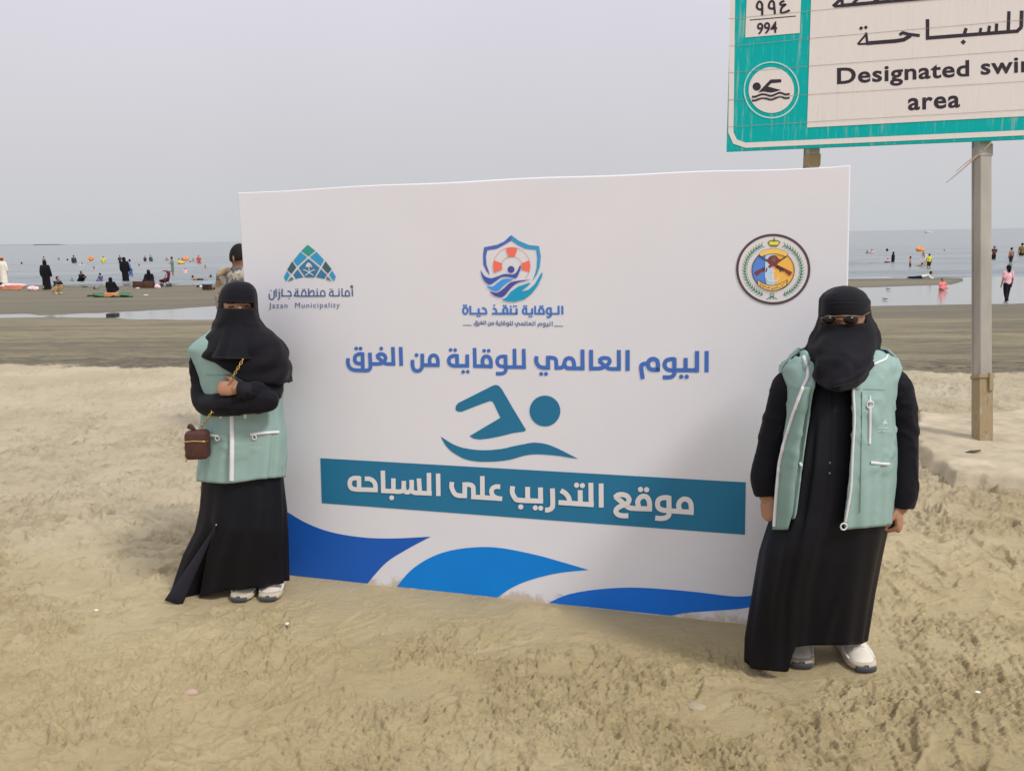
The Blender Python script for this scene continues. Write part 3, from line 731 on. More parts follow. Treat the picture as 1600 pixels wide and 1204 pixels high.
    pr.strokes(['80,200 92,155 120,145 145,165 145,205 125,238 95,232 80,200', 'o 93,113 15', 'o 126,113 15', '|187,118 190,240', '|178,234 425,234', '|312,155 315,234', 'o 292,272 14', 'o 325,272 14', '360,152 395,158 420,190 424,244',
                '520,155 560,170 570,205 565,236', '|505,234 880,234', 'o 540,113 14', '690,234 672,195 685,155 710,145 730,165 735,205 735,234', 'o 676,118 14', 'o 708,118 14', '|783,155 786,234', 'o 783,128 14', '|868,155 871,244', 'o 828,124 14', 'o 862,124 14',
                '|1010,152 1014,236', '1020,158 985,155 962,185 965,220 990,236 1105,236', 'o 978,122 14', 'o 1012,122 14', '|1098,155 1100,244', 'o 1058,275 14', 'o 1090,275 14', '|1140,118 1143,240', '|1132,235 1280,236', '1268,244 1266,195 1250,160 1228,152 1205,168 1200,205 1210,236', 'o 1218,124 14', 'o 1252,124 14',
                '|1372,150 1374,240', '1380,156 1335,154 1312,185 1315,220 1345,240 1374,238', '1374,238 1368,270 1340,288 1310,284', '|1370,236 1490,236', '|1485,118 1488,246', '|1540,118 1543,246'], 29, 0)
    pr.build('campaign_lettering', [blue2], root)
    pr.start()
    # the same sentence as the title, thin, with a rule at each side
    O = onplane
    def small(p): return (740.3 + (p[0] - 541) * (864 - 740.3) / (1109 - 541.), 503.2 + ((p[1] - (553 + (p[0] - 541) * .017)) * .215) + (p[0] - 541) * .0032)
    for org, w, items in TITLE:
        for it in items:
            if it[0] == 'o':
                a = it.split(); c = [float(q) for q in a[1].split(',')]; pr.disc(small((org[0] + c[0] / 10, org[1] + c[1] / 10)), .72, 0, n=10)
            else:
                P = [[float(q) for q in p.split(',')] for p in it.strip('|').split()]
                pr.path([small((org[0] + p[0] / 10, org[1] + p[1] / 10)) for p in P], 1.15, 0, it[0] != '|' and len(P) > 2)
    pr.path([(723.5, 508), (737, 508.2)], 1.1, 0, False); pr.path([(865.5, 509.2), (880, 509.5)], 1.1, 0, False)
    pr.build('campaign_small_lettering', [navy], root)
    # round coast crest
    pr.start((1130, 350), 8.6)
    cx, cy = 672, 606
    pr.disc((cx, cy), 490, 0, ry=467, n=72)
    pr.ring((cx, cy), 482, 33, 1, ry=458, n=90, lift=.0008)
    pr.disc((670, 620), 284, 2, ry=268, n=60, lift=.0010)
    A = np.radians(np.linspace(-90, 90, 26)); pr.poly([(680, 352)] + [(670 + 282 * math.cos(t), 620 + 266 * math.sin(t)) for t in A] + [(650, 885)], 3, lift=.0014)
    pr.poly([(570, 375), (690, 352), (690, 480), (672, 560), (640, 640), (700, 760), (690, 884), (600, 872), (560, 700)], 4, lift=.0020)
    pr.ring((670, 620), 284, 9, 5, ry=268, n=60, lift=.0024)
    for sgn, c0 in ((-1, 666), (1, 672)):
        pts = []
        for k in range(21):
            a = R(68 + k * 8.1)
            pts.append((672 + sgn * 382 * math.sin(a - R(60)) * 1.0, 0))
        for k in range(22):
            t = k / 21.; a = R(112 + t * 133) if sgn < 0 else R(68 - t * 133)
            x = cx + 382 * math.cos(a); y = cy + 10 + 358 * math.sin(a)
            tx, ty = (-math.sin(a) * 382, math.cos(a) * 358); q = math.hypot(tx, ty); tx, ty = tx / q, ty / q
            if sgn > 0: tx, ty = -tx, -ty
            nx, ny = math.cos(a), math.sin(a)
            for sd in (-1, 1):
                pr.path([(x, y), (x + tx * 38 + nx * sd * 40, y + ty * 38 + ny * sd * 40)], 15, 6, False, lift=.001, w1=3)
            if k < 21:
                a2 = a + (R(133 / 21.) if sgn < 0 else -R(133 / 21.))
                pr.path([(x, y), (cx + 382 * math.cos(a2), cy + 10 + 358 * math.sin(a2))], 9, 6, False, lift=.001)
    pr.ring((655, 948), 26, 9, 6, ry=20, n=20, lift=.001)
    for dx in (-70, -25, 25, 70): pr.path([(655, 965), (655 + dx, 1010)], 10, 6, False, lift=.001)
    # crown
    pr.poly([(595, 240), (630, 218), (680, 212), (735, 218), (770, 240), (745, 285), (720, 305), (645, 305), (615, 285)], 7, lift=.001)
    pr.poly([(615, 245), (650, 232), (680, 240), (715, 232), (752, 245), (735, 280), (630, 280)], 8, lift=.0016)
    pr.path([(684, 185), (684, 222)], 18, 7, False, lift=.001)
    # crossed rifles, shield and anchor
    for sgn in (-1, 1):
        X_ = lambda x: 672 + sgn * x
        pr.path([(X_(-180), 432), (X_(30), 570)], 15, 5, False, lift=.0026)
        pr.path([(X_(-100), 478), (X_(60), 578)], 34, 9, False, lift=.0028)
        pr.path([(X_(40), 566), (X_(150), 618)], 46, 5, False, lift=.0028)
        pr.path([(X_(140), 606), (X_(240), 672)], 34, 9, False, lift=.0030, w1=62)
        pr.path([(X_(85), 590), (X_(98), 645)], 20, 9, False, lift=.0028)
    pr.disc((672, 490), 76, 9, ry=70, lift=.0034)
    pr.disc((680, 478), 34, 10, lift=.0040)
    pr.path([(664, 600), (664, 765)], 34, 0, False, lift=.0030)
    pr.path([(585, 720), (612, 762), (664, 774), (716, 762), (744, 718)], 20, 0, lift=.0032)
    pr.path([(630, 640), (698, 640)], 12, 0, False, lift=.0032)
    # scrolls
    A = np.linspace(-1, 1, 16)
    up = [(676 + 196 * a, 330 + 62 * a * a) for a in A]; dn = [(676 + 165 * a, 396 + 40 * a * a) for a in A[::-1]]
    pr.poly(up + dn, 11, lift=.0040); pr.path(up + dn, 7, 5, False, closed=True, lift=.0044)
    up = [(660 + 196 * a, 822 - 75 * a * a) for a in A]; dn = [(660 + 196 * a, 892 - 78 * a * a) for a in A[::-1]]
    pr.poly(up + dn, 11, lift=.0040); pr.path(up + dn, 7, 5, False, closed=True, lift=.0044)
    def arab(body, f, size, lift):
        cu = bpy.data.curves.new('t', 'FONT'); cu.body = body; cu.size = 1; cu.align_x = 'CENTER'; cu.offset = .01
        ob = bpy.data.objects.new('t', cu); COL.objects.link(ob)
        dg = bpy.context.evaluated_depsgraph_get(); me = bpy.data.meshes.new_from_object(ob.evaluated_get(dg))
        wd = max((abs(v.co.x) for v in me.vertices), default=1)
        V = [pr.px(f(v.co.x / wd, v.co.y * size), lift) for v in me.vertices]
        if V: pr.mb.add(V, [tuple(p.vertices) for p in me.polygons], 5)
        bpy.data.objects.remove(ob); bpy.data.meshes.remove(me)
    arab('\uFE94\uFEF4\uFEE0\uFEA7\uFE8D\uFEAA\uFEDF\uFE8D \uFE93\uFEAD\uFE8D\uFEAF\uFEED', lambda x, y: (676 + 150 * x, 386 + 44 * x * x - y), 58, .0048)
    arab('\uFEF1\uFEA9\uFEEE\uFECC\uFEB4\uFEDF\uFE8D \uFEA9\uFEED\uFEAA\uFEA4\uFEDF\uFE8D \uFEB1\uFEAE\uFEA3', lambda x, y: (660 + 172 * x, 870 - 72 * x * x - y), 46, .0048)
    pr.build('coast_crest', [ink('white', (0, 0, 0)), ink('c_ring', (78, 62, 72)), ink('c_blue', (82, 124, 200)), ink('c_amber', (226, 172, 82)), ink('c_pale', (172, 198, 220)), ink('c_dark', (74, 50, 50)), ink('c_green', (52, 122, 92)), ink('c_gold_dark', (120, 112, 70)), ink('c_gold', (206, 204, 84)), ink('c_maroon', (124, 58, 58)), ink('c_grey', (104, 92, 88)), ink('c_scroll', (234, 184, 100))], root)
    # thin dirt marks on the cloth near the corners stay in the fabric material
    return root

# ------------------------------------------------------------------ road sign on two steel posts
def weathered(name, col, dirt, amount):
    m = bpy.data.materials.new(name); m.use_nodes = True; t = m.node_tree; n = t.nodes; l = t.links; b = n['Principled BSDF']
    b.inputs['Roughness'].default_value = .5; b.inputs['Specular IOR Level'].default_value = .15
    co = n.new('ShaderNodeTexCoord')
    last = None
    for sc_, st, lo, hi, amt, cc in ((9, (3, 3, .22), .56, .66, .75 * amount, dirt[0]), (26, (2.4, 2.4, .12), .58, .68, .6 * amount, dirt[1]), (40, (1, 1, 1), .66, .72, .8 * amount, dirt[2])):
        mp = n.new('ShaderNodeMapping'); mp.inputs['Scale'].default_value = st; l.new(co.outputs['Object'], mp.inputs[0])
        k = n.new('ShaderNodeTexNoise'); k.inputs['Scale'].default_value = sc_; k.inputs['Detail'].default_value = 6; k.inputs['Roughness'].default_value = .65; l.new(mp.outputs[0], k.inputs['Vector'])
        r = n.new('ShaderNodeMapRange'); r.inputs[1].default_value = lo; r.inputs[2].default_value = hi; r.inputs[4].default_value = amt; l.new(k.outputs[0], r.inputs[0])
        x = n.new('ShaderNodeMix'); x.data_type = 'RGBA'; l.new(r.outputs[0], x.inputs[0])
        if last is None: x.inputs[6].default_value = (*col, 1)
        else: l.new(last, x.inputs[6])
        x.inputs[7].default_value = (*cc, 1); last = x.outputs[2]
    l.new(last, b.inputs['Base Color']); return m
def build_sign():
    P1 = at(1135, 237, 7.45); P2 = at(1600, 219, 6.85)
    e = P2 - P1; e[2] = 0; e = unit(e); n = unit(np.cross(np.array([0, 0, 1.]), e)); n = n if n[1] < 0 else -n
    post_base = [gpt(1270, 668), gpt(1535, 686)]
    root = empty('road_sign', (post_base[1][0], post_base[1][1], 0.))
    tag(root, 'weathered green and cream swimming area road sign on two steel posts behind the banner', 'road sign')
    pxp = lambda x, y: onplane(x, y, P1, n)
    z0 = P1[2]; wid = np.dot(pxp(1728, 214) - P1, e); hgt = 1.75
    ctr = P1 + e * wid / 2 + np.array([0, 0, hgt / 2]); ctr[2] = z0 + hgt / 2
    green = weathered('sign_green', (.0, .43, .42), [(.32, .50, .42), (.08, .58, .54), (.30, .26, .14)], 1.0)
    cream = weathered('sign_cream', (.80, .735, .70), [(.86, .80, .78), (.68, .60, .55), (.36, .26, .18)], .6)
    dark = weathered('sign_black', (.045, .035, .05), [(.1, .09, .1), (.07, .06, .07), (.4, .35, .34)], .5)
    steel = MAT('post_steel', (.36, .33, .285), .55, .4, .16, 3, .1, 80, stretch=(2, 2, .5))
    rust = weathered('post_rust', (.33, .25, .145), [(.38, .34, .28), (.15, .095, .045), (.22, .14, .06)], 1.2)
    mb = MB(); box(mb, ctr - n * .022, (wid / 2, .02, hgt / 2), [e, n, [0, 0, 1]], bev=.004)
    mb.build('board', green, root, smooth=False)
    pr = Print(P1, n, .0012)
    cs = 1600 / 480.
    pr.start((1120, 0), cs)
    rp = lambda x, y: (x, y)
    right = (1722 - 1120) * cs
    pr.path([(92, -330), (82, 0), (73, 690), (95, 738), (150, 757), (1600, 692), (right, 676), (right, -400)], 27, 0, False)
    pr.build('border_line', [cream], root)
    pr.start((1120, 0), cs)
    pr.poly([(505, -420), (491, 0), (470, 665), (1600, 606), ((1702 - 1120) * cs, 589), ((1702 - 1120) * cs, -500)], 0)
    pr.build('text_panel', [cream], root)
    pr.start((1120, 0), cs)
    pr.poly([(160, -120), (148, 197), (432, 173), (445, -150)], 0)
    pr.path([(172, 106), (412, 85)], 5, 1, False, lift=.001)
    # 994 in two scripts, from a 10.67x reading
    pr.org, pr.sc = (1130, 0), 10.667
    pr.strokes(['640,150 620,165 580,150 560,115 575,60 605,30 640,60 650,110 650,260', '845,140 815,150 775,140 760,110 775,50 810,20 840,40 850,100 862,245', '1020,20 970,40 950,70 980,90 1040,80 980,130 960,200 1000,220 1110,175'], 38, 1, lift=.001)
    pr.text('994', (560, 575), (228, -20), (0, -262), 1, .022, lift=.001)
    pr.build('number_plate', [cream, dark], root)
    # pictogram
    pr.start((1150, 90), 12.04)
    pr.disc((665, 615), 428, 0, ry=430, n=56); pr.ring((668, 612), 512, 26, 2, ry=522, n=80)
    pr.disc((390, 548), 78, 1, lift=.001)
    pr.poly([(415, 660), (640, 425), (660, 415), (840, 410), (855, 425), (852, 465), (835, 470), (665, 485), (600, 548), (720, 580), (845, 612), (740, 645), (660, 662), (600, 655), (520, 640)], 1, lift=.001)
    for dy, w in ((0, 36), (73, 34)):
        pr.path([(300, 738 + dy), (370, 735 + dy), (480, 695 + dy), (560, 700 + dy), (640, 720 + dy), (700, 712 + dy), (800, 670 + dy), (850, 668 + dy), (930, 695 + dy), (1010, 685 + dy)], w, 1, lift=.001)
    pr.build('swimmer_pictogram', [cream, dark, MAT('sign_pale_ring', (.45, .72, .68), .5)], root)
    # lettering
    pr.start((1280, 0), 5.); pr.base += .0014
    q = [((300, 348), (366, 270), 16), ((366, 256), (376, 345), 20), ((305, 347), (385, 343), 16)]
    for a, b, w in q: pr.path([a, b], w, 0, False)
    pr.path([(368, 340), (600, 322), (660, 312), (715, 280)], 30, 0, False)
    pr.path([(628, 275), (650, 258), (700, 270), (785, 280)], 24, 0, False)
    for c, r in (((327, 223), 17), ((364, 217), 17), ((1125, 331), 22)): pr.poly([(c[0] - r, c[1]), (c[0], c[1] + r), (c[0] + r, c[1] - 2), (c[0], c[1] - r)], 0)
    pr.path([(846, 152), (846, 312)], 28, 0, False); pr.path([(834, 300), (1200, 272), (1555, 245)], 28, 0, False)
    for a, b, w in (((1148, 222), (1128, 285), 26), ((1264, 220), (1252, 272), 22), ((1330, 203), (1320, 268), 24), ((1386, 186), (1382, 262), 26), ((1482, 90), (1476, 250), 27), ((1582, 85), (1578, 215), 30)): pr.path([a, b], w, 0, False)
    pr.path([(1545, 246), (1582, 212)], 28, 0, False)
    # line above, mostly out of the frame
    pr.build('lettering', [dark], root); pr.start((1280, 0), 5.)
    pr.path([(108, 52), (190, -25)], 26, 0, False); pr.path([(178, -60), (180, 50)], 24, 0, False); pr.path([(120, 52), (190, 46)], 22, 0, False)
    pr.path([(170, 46), (800, -10), (1050, -32)], 28, 0, False)
    pr.path([(255, 40), (330, -30), (420, -40), (440, 20)], 24, 0); pr.path([(440, 15), (510, -50), (600, -50), (640, 0)], 24, 0); pr.path([(800, -12), (800, -80)], 24, 0, False); pr.path([(1050, -30), (1050, -160)], 26, 0, False)
    pr.build('lettering', [dark], root)
    pr.start()
    pr.text('Designated', (1305.5, 131.3), (43.6, -2.64), (0, -34.8), 0, .024, space=1.07)
    pr.build('lettering', [dark], root)
    pr.start()
    pr.text('swimming', (1531.5, 116.6), (43.6, -2.64), (0, -34.8), 0, .024, space=1.07)
    pr.build('lettering', [dark], root)
    pr.start()
    pr.text('area', (1418.5, 172), (43.5, -2.6), (0, -38), 0, .024, space=1.09)
    pr.build('lettering', [dark], root)
    pr.base -= .0014
    # plank joints
    pr.start((1120, 0), cs)
    for yl, yr in ((100, -40), (242, 105), (380, 262), (522, 425), (662, 572)):
        pr.path([(58, yl), (490, yl + (yr - yl) * .30), (1600, yr), (1990, yr + (yr - yl) * .25)], 1.9, 0, False, lift=.0025)
    pr.build('plank_joints', [MAT('joint_dirt', (.36, .31, .28), .9, .1, .3, 20)], root)
    # posts: open steel channels
    for (bx, tx, ty, by), lab in zip(((1270, 1269.5, 232, 668), (1535, 1535, 219, 686)), ('x', 'y')):
        b = ground0(bx, by, .10) if bx > 1400 else None
        top = onplane(tx, ty, P1 - n * .125, n)
        if b is None: b = np.array([top[0], top[1] + .0, 0.])
        d = unit(top - b); zt = z0 + hgt * .95
        L = (zt - b[2]) / d[2] + .1; o = b - d * .1
        mb = MB()
        w, dp = .046, .05
        sx = np.array([1., 0, 0]); sy = unit(np.cross(d, sx))
        sec = [(-w - .008, dp), (-w - .008, dp + .012), (-w - .004, dp + .012), (w, .012 + dp), (w, -dp), (w - .006, -dp - .004), (-w + .006, -dp - .004), (-w, -dp), (-w, dp)]
        mbv = []
        for k in range(0, 9):
            t = L * k / 8
            mbv.append([o + d * t + sx * a + sy * c for a, c in sec])
        m_ = len(sec); V = np.concatenate(mbv); F = []
        for k in range(8):
            for j in range(m_): j2 = (j + 1) % m_; F.append((k * m_ + j, k * m_ + j2, (k + 1) * m_ + j2, (k + 1) * m_ + j))
        F.append(tuple(range(m_))); F.append(tuple(8 * m_ + j for j in range(m_ - 1, -1, -1)))
        mb.add(V, F)
        post = mb.build('post', steel, root, smooth=False)
        mb = MB(); box(mb, top - d * .10 - sy * 0 + n * .0, (.055, .058, .05), [sx, sy, d], bev=.004); mb.build('bolt_bracket', rust if bx < 1400 else steel, post, smooth=False)
        if bx > 1400:
            mb = MB()
            for t0 in (.10, .33): pass
            V = []
            for t in (-.03, .14, .30, .42, .49):
                g = .004 if t < .47 else .002
                V.append([b + d * t + sx * a * (1 + g * 34) + sy * c * (1 + g * 34) for a, c in ((-w, -dp), (w, -dp), (w, dp), (-w, dp))])
            # rusted sleeve with an uneven upper edge
            V = np.concatenate(V); F = [(4 * k + j, 4 * k + (j + 1) % 4, 4 * k + 4 + (j + 1) % 4, 4 * k + 4 + j) for k in range(4) for j in range(4)]
            mb.add(V, F); mb.build('rust_sleeve', rust, post, smooth=False)
            mb = MB(); box(mb, b + d * .50, (.062, .066, .014), [sx, sy, d], bev=.003); box(mb, b + d * .47 + sx * .03 - sy * 0 + np.array([0, -.066, 0]), (.016, .012, .07), [sx, sy, d], bev=.003)
            mb.build('clamp', rust, post, smooth=False)
    # torn strap hanging from the right post
    a = [onplane(x, y, P1 + n * .03, n) for x, y in ((1549, 222), (1538, 234), (1522, 248), (1500, 268), (1478, 286))]
    mb = MB(); tube(mb, a, [.006, .007, .006, .005, .002], 6, 4); a2 = [onplane(x, y, P1 + n * .03, n) for x, y in ((1526, 243), (1510, 254), (1494, 268))]
    tube(mb, a2, [.004, .004, .002], 6, 3)
    tag(mb.build('torn_strap', MAT('strap', (.45, .33, .26), .8)), 'frayed pinkish strap tied round the right sign post under the board', 'strap')
    # concrete footing of the right post
    c0 = gpt(1489, 748)
    zt = .10
    conc = MAT('footing_concrete', (.46, .39, .285), .9, .2, .22, 5, .35, 40)
    crn = [ground0(x, y, zt) for x, y in ((1430, 672), (1452, 700), (1484, 733), (1497, 739), (1600, 742), (1760, 752))]
    bk = [ground0(x, y, zt) for x, y in ((1800, 660), (1640, 640), (1440, 644))]
    out = crn + bk; out = np.array(out); ctr2 = out.mean(0)
    dense = []
    for i in range(len(out)):
        for t in np.linspace(0, 1, 14, endpoint=False): dense.append(out[i] * (1 - t) + out[(i + 1) % len(out)] * t)
    dense = np.array(dense); nn = len(dense)
    jit = (fbm(dense[:, 0] * 9, dense[:, 1] * 9, 3, 4) - .5)
    mb = MB(); rings = []
    for ins, z in ((-.10, -.06), (-.045, .015), (-.02, .055), (-.004, .085), (.015, .098), (.05, .101), (.2, .102), (.5, .101), (.95, .101)):
        dv = ctr2 - dense; ln = np.linalg.norm(dv, axis=1, keepdims=True); k = np.minimum(np.abs(ins), ln * .98) * np.sign(ins) if ins < .5 else ln * (ins if ins > .9 else .45)
        p = dense + dv / ln * (k + jit[:, None] * .14 * (ins < .06)); p[:, 2] = z + (fbm(p[:, 0] * 7, p[:, 1] * 7, 3, 6) - .5) * (.05 if ins < .02 else .012)
        rings.append(p)
    V = np.concatenate(rings); F = [(k * nn + j, k * nn + (j + 1) % nn, (k + 1) * nn + (j + 1) % nn, (k + 1) * nn + j) for k in range(len(rings) - 1) for j in range(nn)]
    F.append(tuple((len(rings) - 1) * nn + j for j in range(nn)))
    mb.add(V, F); tag(mb.build('concrete_footing', conc), 'low broken concrete slab covered in sand around the right sign post', 'footing')
    lf = ground0(1520, 706, zt + .006)
    mb = MB(); V = [lf + np.array(p) for p in ((-.06, 0, 0), (-.01, -.022, .006), (.055, -.012, .012), (.062, .01, .016), (.0, .014, .008), (-.02, .004, .012))]
    mb.add(V, [(0, 1, 2, 3, 4, 5)]); tag(mb.build('dry_leaf', MAT('leaf_brown', (.09, .07, .045), .9), solid=.003), 'small dark dry leaf lying on the concrete slab', 'leaf')

# ------------------------------------------------------------------ people: cloth surfaces and bodies
class Prof:
    """a garment outline: rows (y_px, x_left, x_right, depth_front, depth_back) of the photo placed at distance Y"""
    def __init__(s, Y, rows, e=2.3):
        s.Y = Y; s.e = e; a = np.array(rows, float); s.y = a[:, 0]; s.a = a
    def row(s, y):
        return [np.interp(y, s.y, s.a[:, k]) for k in range(1, 5)]
    def smooth(s, k=5):
        r = cat_rom(s.a, k); o = np.argsort(r[:, 0]); s.a = r[o]; s.y = s.a[:, 0]; return s
    def pt(s, y, th, off=0.):
        xl, xr, df, db = s.row(y)
        ct, st = math.cos(th), math.sin(th); q = 2 / s.e
        cx = math.copysign(abs(ct) ** q, ct); sy = math.copysign(abs(st) ** q, st)
        dy = sy * ((df if st < 0 else db) + off)
        x = (xl + xr) / 2 + cx * ((xr - xl) / 2 + off * FPX / s.Y)
        return at(x, y, s.Y + dy) if dy < 0 else at(x, y, s.Y) + np.array([0, dy, 0])
    def theta(s, y, x):
        xl, xr, df, db = s.row(y); u = np.clip((x - (xl + xr) / 2) / max((xr - xl) / 2, 1e-3), -.999, .999)
        return -math.acos(math.copysign(abs(u) ** (s.e / 2), u))
    def front(s, x, y, off=0.): return s.pt(y, s.theta(y, x), off)
def surf(mb, pf, ytop, ybot, th0=None, th1=None, n=64, m=40, off=0., fold=None, closed=None, mi=0):
    """grid over a profile; ytop/ybot functions of u, th0/th1 functions of y (None = full ring)"""
    f = lambda g, v: g(v) if callable(g) else g
    ring = th0 is None
    V = []
    for i in range(m + 1):
        t = i / m
        for j in range(n + (0 if ring else 1)):
            u = j / n
            if ring:
                th = -math.pi / 2 + 2 * math.pi * u
                y = f(ytop, th) * (1 - t) + f(ybot, th) * t
            else:
                y = f(ytop, u) * (1 - t) + f(ybot, u) * t
                th = f(th0, y) * (1 - u) + f(th1, y) * u
            o = off + (fold(th, y, t, u) if fold else 0)
            V.append(pf.pt(y, th, o))
    w = n if ring else n + 1; F = []
    for i in range(m):
        for j in range(n):
            j2 = (j + 1) % w; F.append((i * w + j, i * w + j2, (i + 1) * w + j2, (i + 1) * w + j))
    mb.add(V, F, mi)
class Cast:
    """finds the cloth under a traced line, so that zips, seams and badges lie on the garment"""
    def __init__(s, *obs):
        V, F = [], []
        for o in obs:
            n = len(V); V += [v.co for v in o.data.vertices]; F += [[i + n for i in p.vertices] for p in o.data.polygons]
        s.b = BVHTree.FromPolygons(V, F); s.last = 3.
    def __call__(s, x, y, off=0.):
        d = unit(ray(x, y)); h = s.b.ray_cast(Vector(_O), Vector(d))
        if h[0] is not None: s.last = h[3]
        return _O + d * (s.last - off)
def tape(mb, cs, pts, w, off=.003, k=5, mi=0):
    """thin raised strip lying on a garment along photo points"""
    P = cat_rom(pts, k) if len(pts) > 2 else np.linspace(pts[0], pts[1], 8)
    T = np.gradient(P, axis=0); T /= np.linalg.norm(T, axis=1, keepdims=True); N = np.stack([-T[:, 1], T[:, 0]], 1)
    V = []
    for p, q in zip(P, N):
        C = [cs(*(p + q * w / 2 * g), off) for g in (-.9, 0, .9)]; D = min(np.linalg.norm(c - _O) for c in C)
        for g, o in ((1, -.006), (.97, 0), (0, .0012), (-.97, 0), (-1, -.006)):
            e = p + q * w / 2 * g; V.append(_O + unit(ray(*e)) * (D - o))
    F = []
    for i in range(len(P) - 1):
        for j in range(4): F.append((5 * i + j, 5 * i + j + 1, 5 * i + 6 + j, 5 * i + 5 + j))
    mb.add(V, F, mi)
def ringpull(parent, mat, c, r, name='zip_pull'):
    m = MB(); A = np.linspace(0, 2 * math.pi, 16); tube(m, [c + [r * math.cos(a), 0, r * 1.1 * math.sin(a)] for a in A], .003, 6); return m.build(name, mat, parent)
def wrinkle(amp, sx, sy, seed, z0=None, z1=None, aniso=1.):
    """cloth wrinkles along the normal"""
    def d(V, N):
        a = np.arctan2(V[:, 1] - V[:, 1].mean(), V[:, 0] - V[:, 0].mean()) * .3
        u = V[:, 0] + V[:, 1] * .6; w = V[:, 2]
        qx = u * sx + (fbm(u * 3, w * 3, 3, seed) - .5) * 2.; qy = w * sy + (fbm(u * 3, w * 3, 3, seed + 5) - .5) * 2.
        r = 1 - np.abs(2 * fbm(qx, qy, 3, seed + 9) - 1)
        h = (sstep(.72, 1, r) - .12) * amp * (.25 + sstep(.45, .6, fbm(u * 4 + 7, w * 4, 2, seed + 13)))
        if z0 is not None: h = h * sstep(z0, z1, w)
        return V + N * h[:, None]
    return d
def hand(mb, W, d, back, thumb, L=.165, curl=(45, 40, 25), tcurl=30, spread=4, wr=.024):
    """palm, four bent fingers and a thumb; W wrist, d towards knuckles, back = back of hand, thumb = thumb side"""
    d = unit(d); back = unit(back - d * np.dot(back, d)); s = unit(np.cross(d, back)); s = s if np.dot(s, thumb) > 0 else -s
    W = np.asarray(W, float); k = L / .165
    # palm
    limb(mb, [W - d * .02 * k, W + d * .02 * k, W + d * .05 * k, W + d * .078 * k], [wr * 1.0, .029 * k, .036 * k, .034 * k], 16, 4, flat=(1.0, .46), up=back)
    limb(mb, [W + d * .01 * k + s * .012 * k - back * .006, W + d * .045 * k + s * .022 * k - back * .010 * k], [.014 * k, .013 * k], 10, 1)
    lens = [(.040, .026, .020), (.044, .029, .021), (.041, .027, .020), (.032, .021, .018)]
    for i, (x, f) in enumerate(zip((.027, .0095, -.0085, -.026), (.082, .087, .083, .075))):
        B = W + d * f * k + s * x * k
        an = 0; P = [B - d * .02 * k]; P.append(B); dd = unit(d + s * math.radians(spread) * (1.5 - i))
        for c, l in zip(curl, lens[i]):
            an += math.radians(c * (1 + .07 * i)); v = dd * math.cos(an) - back * math.sin(an); P.append(P[-1] + v * l * k)
        r = [.0095, .0095, .0085, .0078, .0066]
        limb(mb, P, np.array(r) * k * (1 if i < 3 else .88), 10, 3)
    B = W + d * .022 * k + s * .026 * k - back * .006 * k
    t = unit(d * .75 + s * .55 - back * .35); P = [B - t * .01 * k, B]
    for c, l in zip((0, tcurl, tcurl * .8), (.032, .030, .024)):
        ax = unit(d * .9 - back * .5 - s * .3); t = unit(t * math.cos(math.radians(c)) + ax * math.sin(math.radians(c))); P.append(P[-1] + t * l * k)
    limb(mb, P, np.array([.0125, .0125, .0110, .0098, .0078]) * k, 10, 3)
SKIN = MAT('skin', (.40, .205, .125), .5, .35, .08, 30, .1, 200)
SKIN_D = MAT('skin_tan', (.26, .135, .085), .55, .3, .1, 20)
HAIR = MAT('hair_black', (.012, .010, .010), .75, .2, .3, 40, .5, 220)
BLACK = MAT('black_cloth', (.0072, .0066, .0105), .85, .2, .15, 8, .25, 500, sheen=.06)
BLACK_SH = MAT('black_satin', (.0055, .0056, .0098), .55, .20, .1, 8, .12, 400)
NAVY = MAT('navy_lining', (.016, .017, .030), .62, .3, .1, 8, .2, 400)
VEST = MAT('vest_cloth', (.285, .412, .386), .72, .22, .05, 5, .12, 420)
VEST_IN = MAT('vest_lining', (.215, .325, .295), .75, .2, .06, 5, .12, 420)
WHITE = MAT('white_trim', (.72, .71, .74), .55, .3, .03)
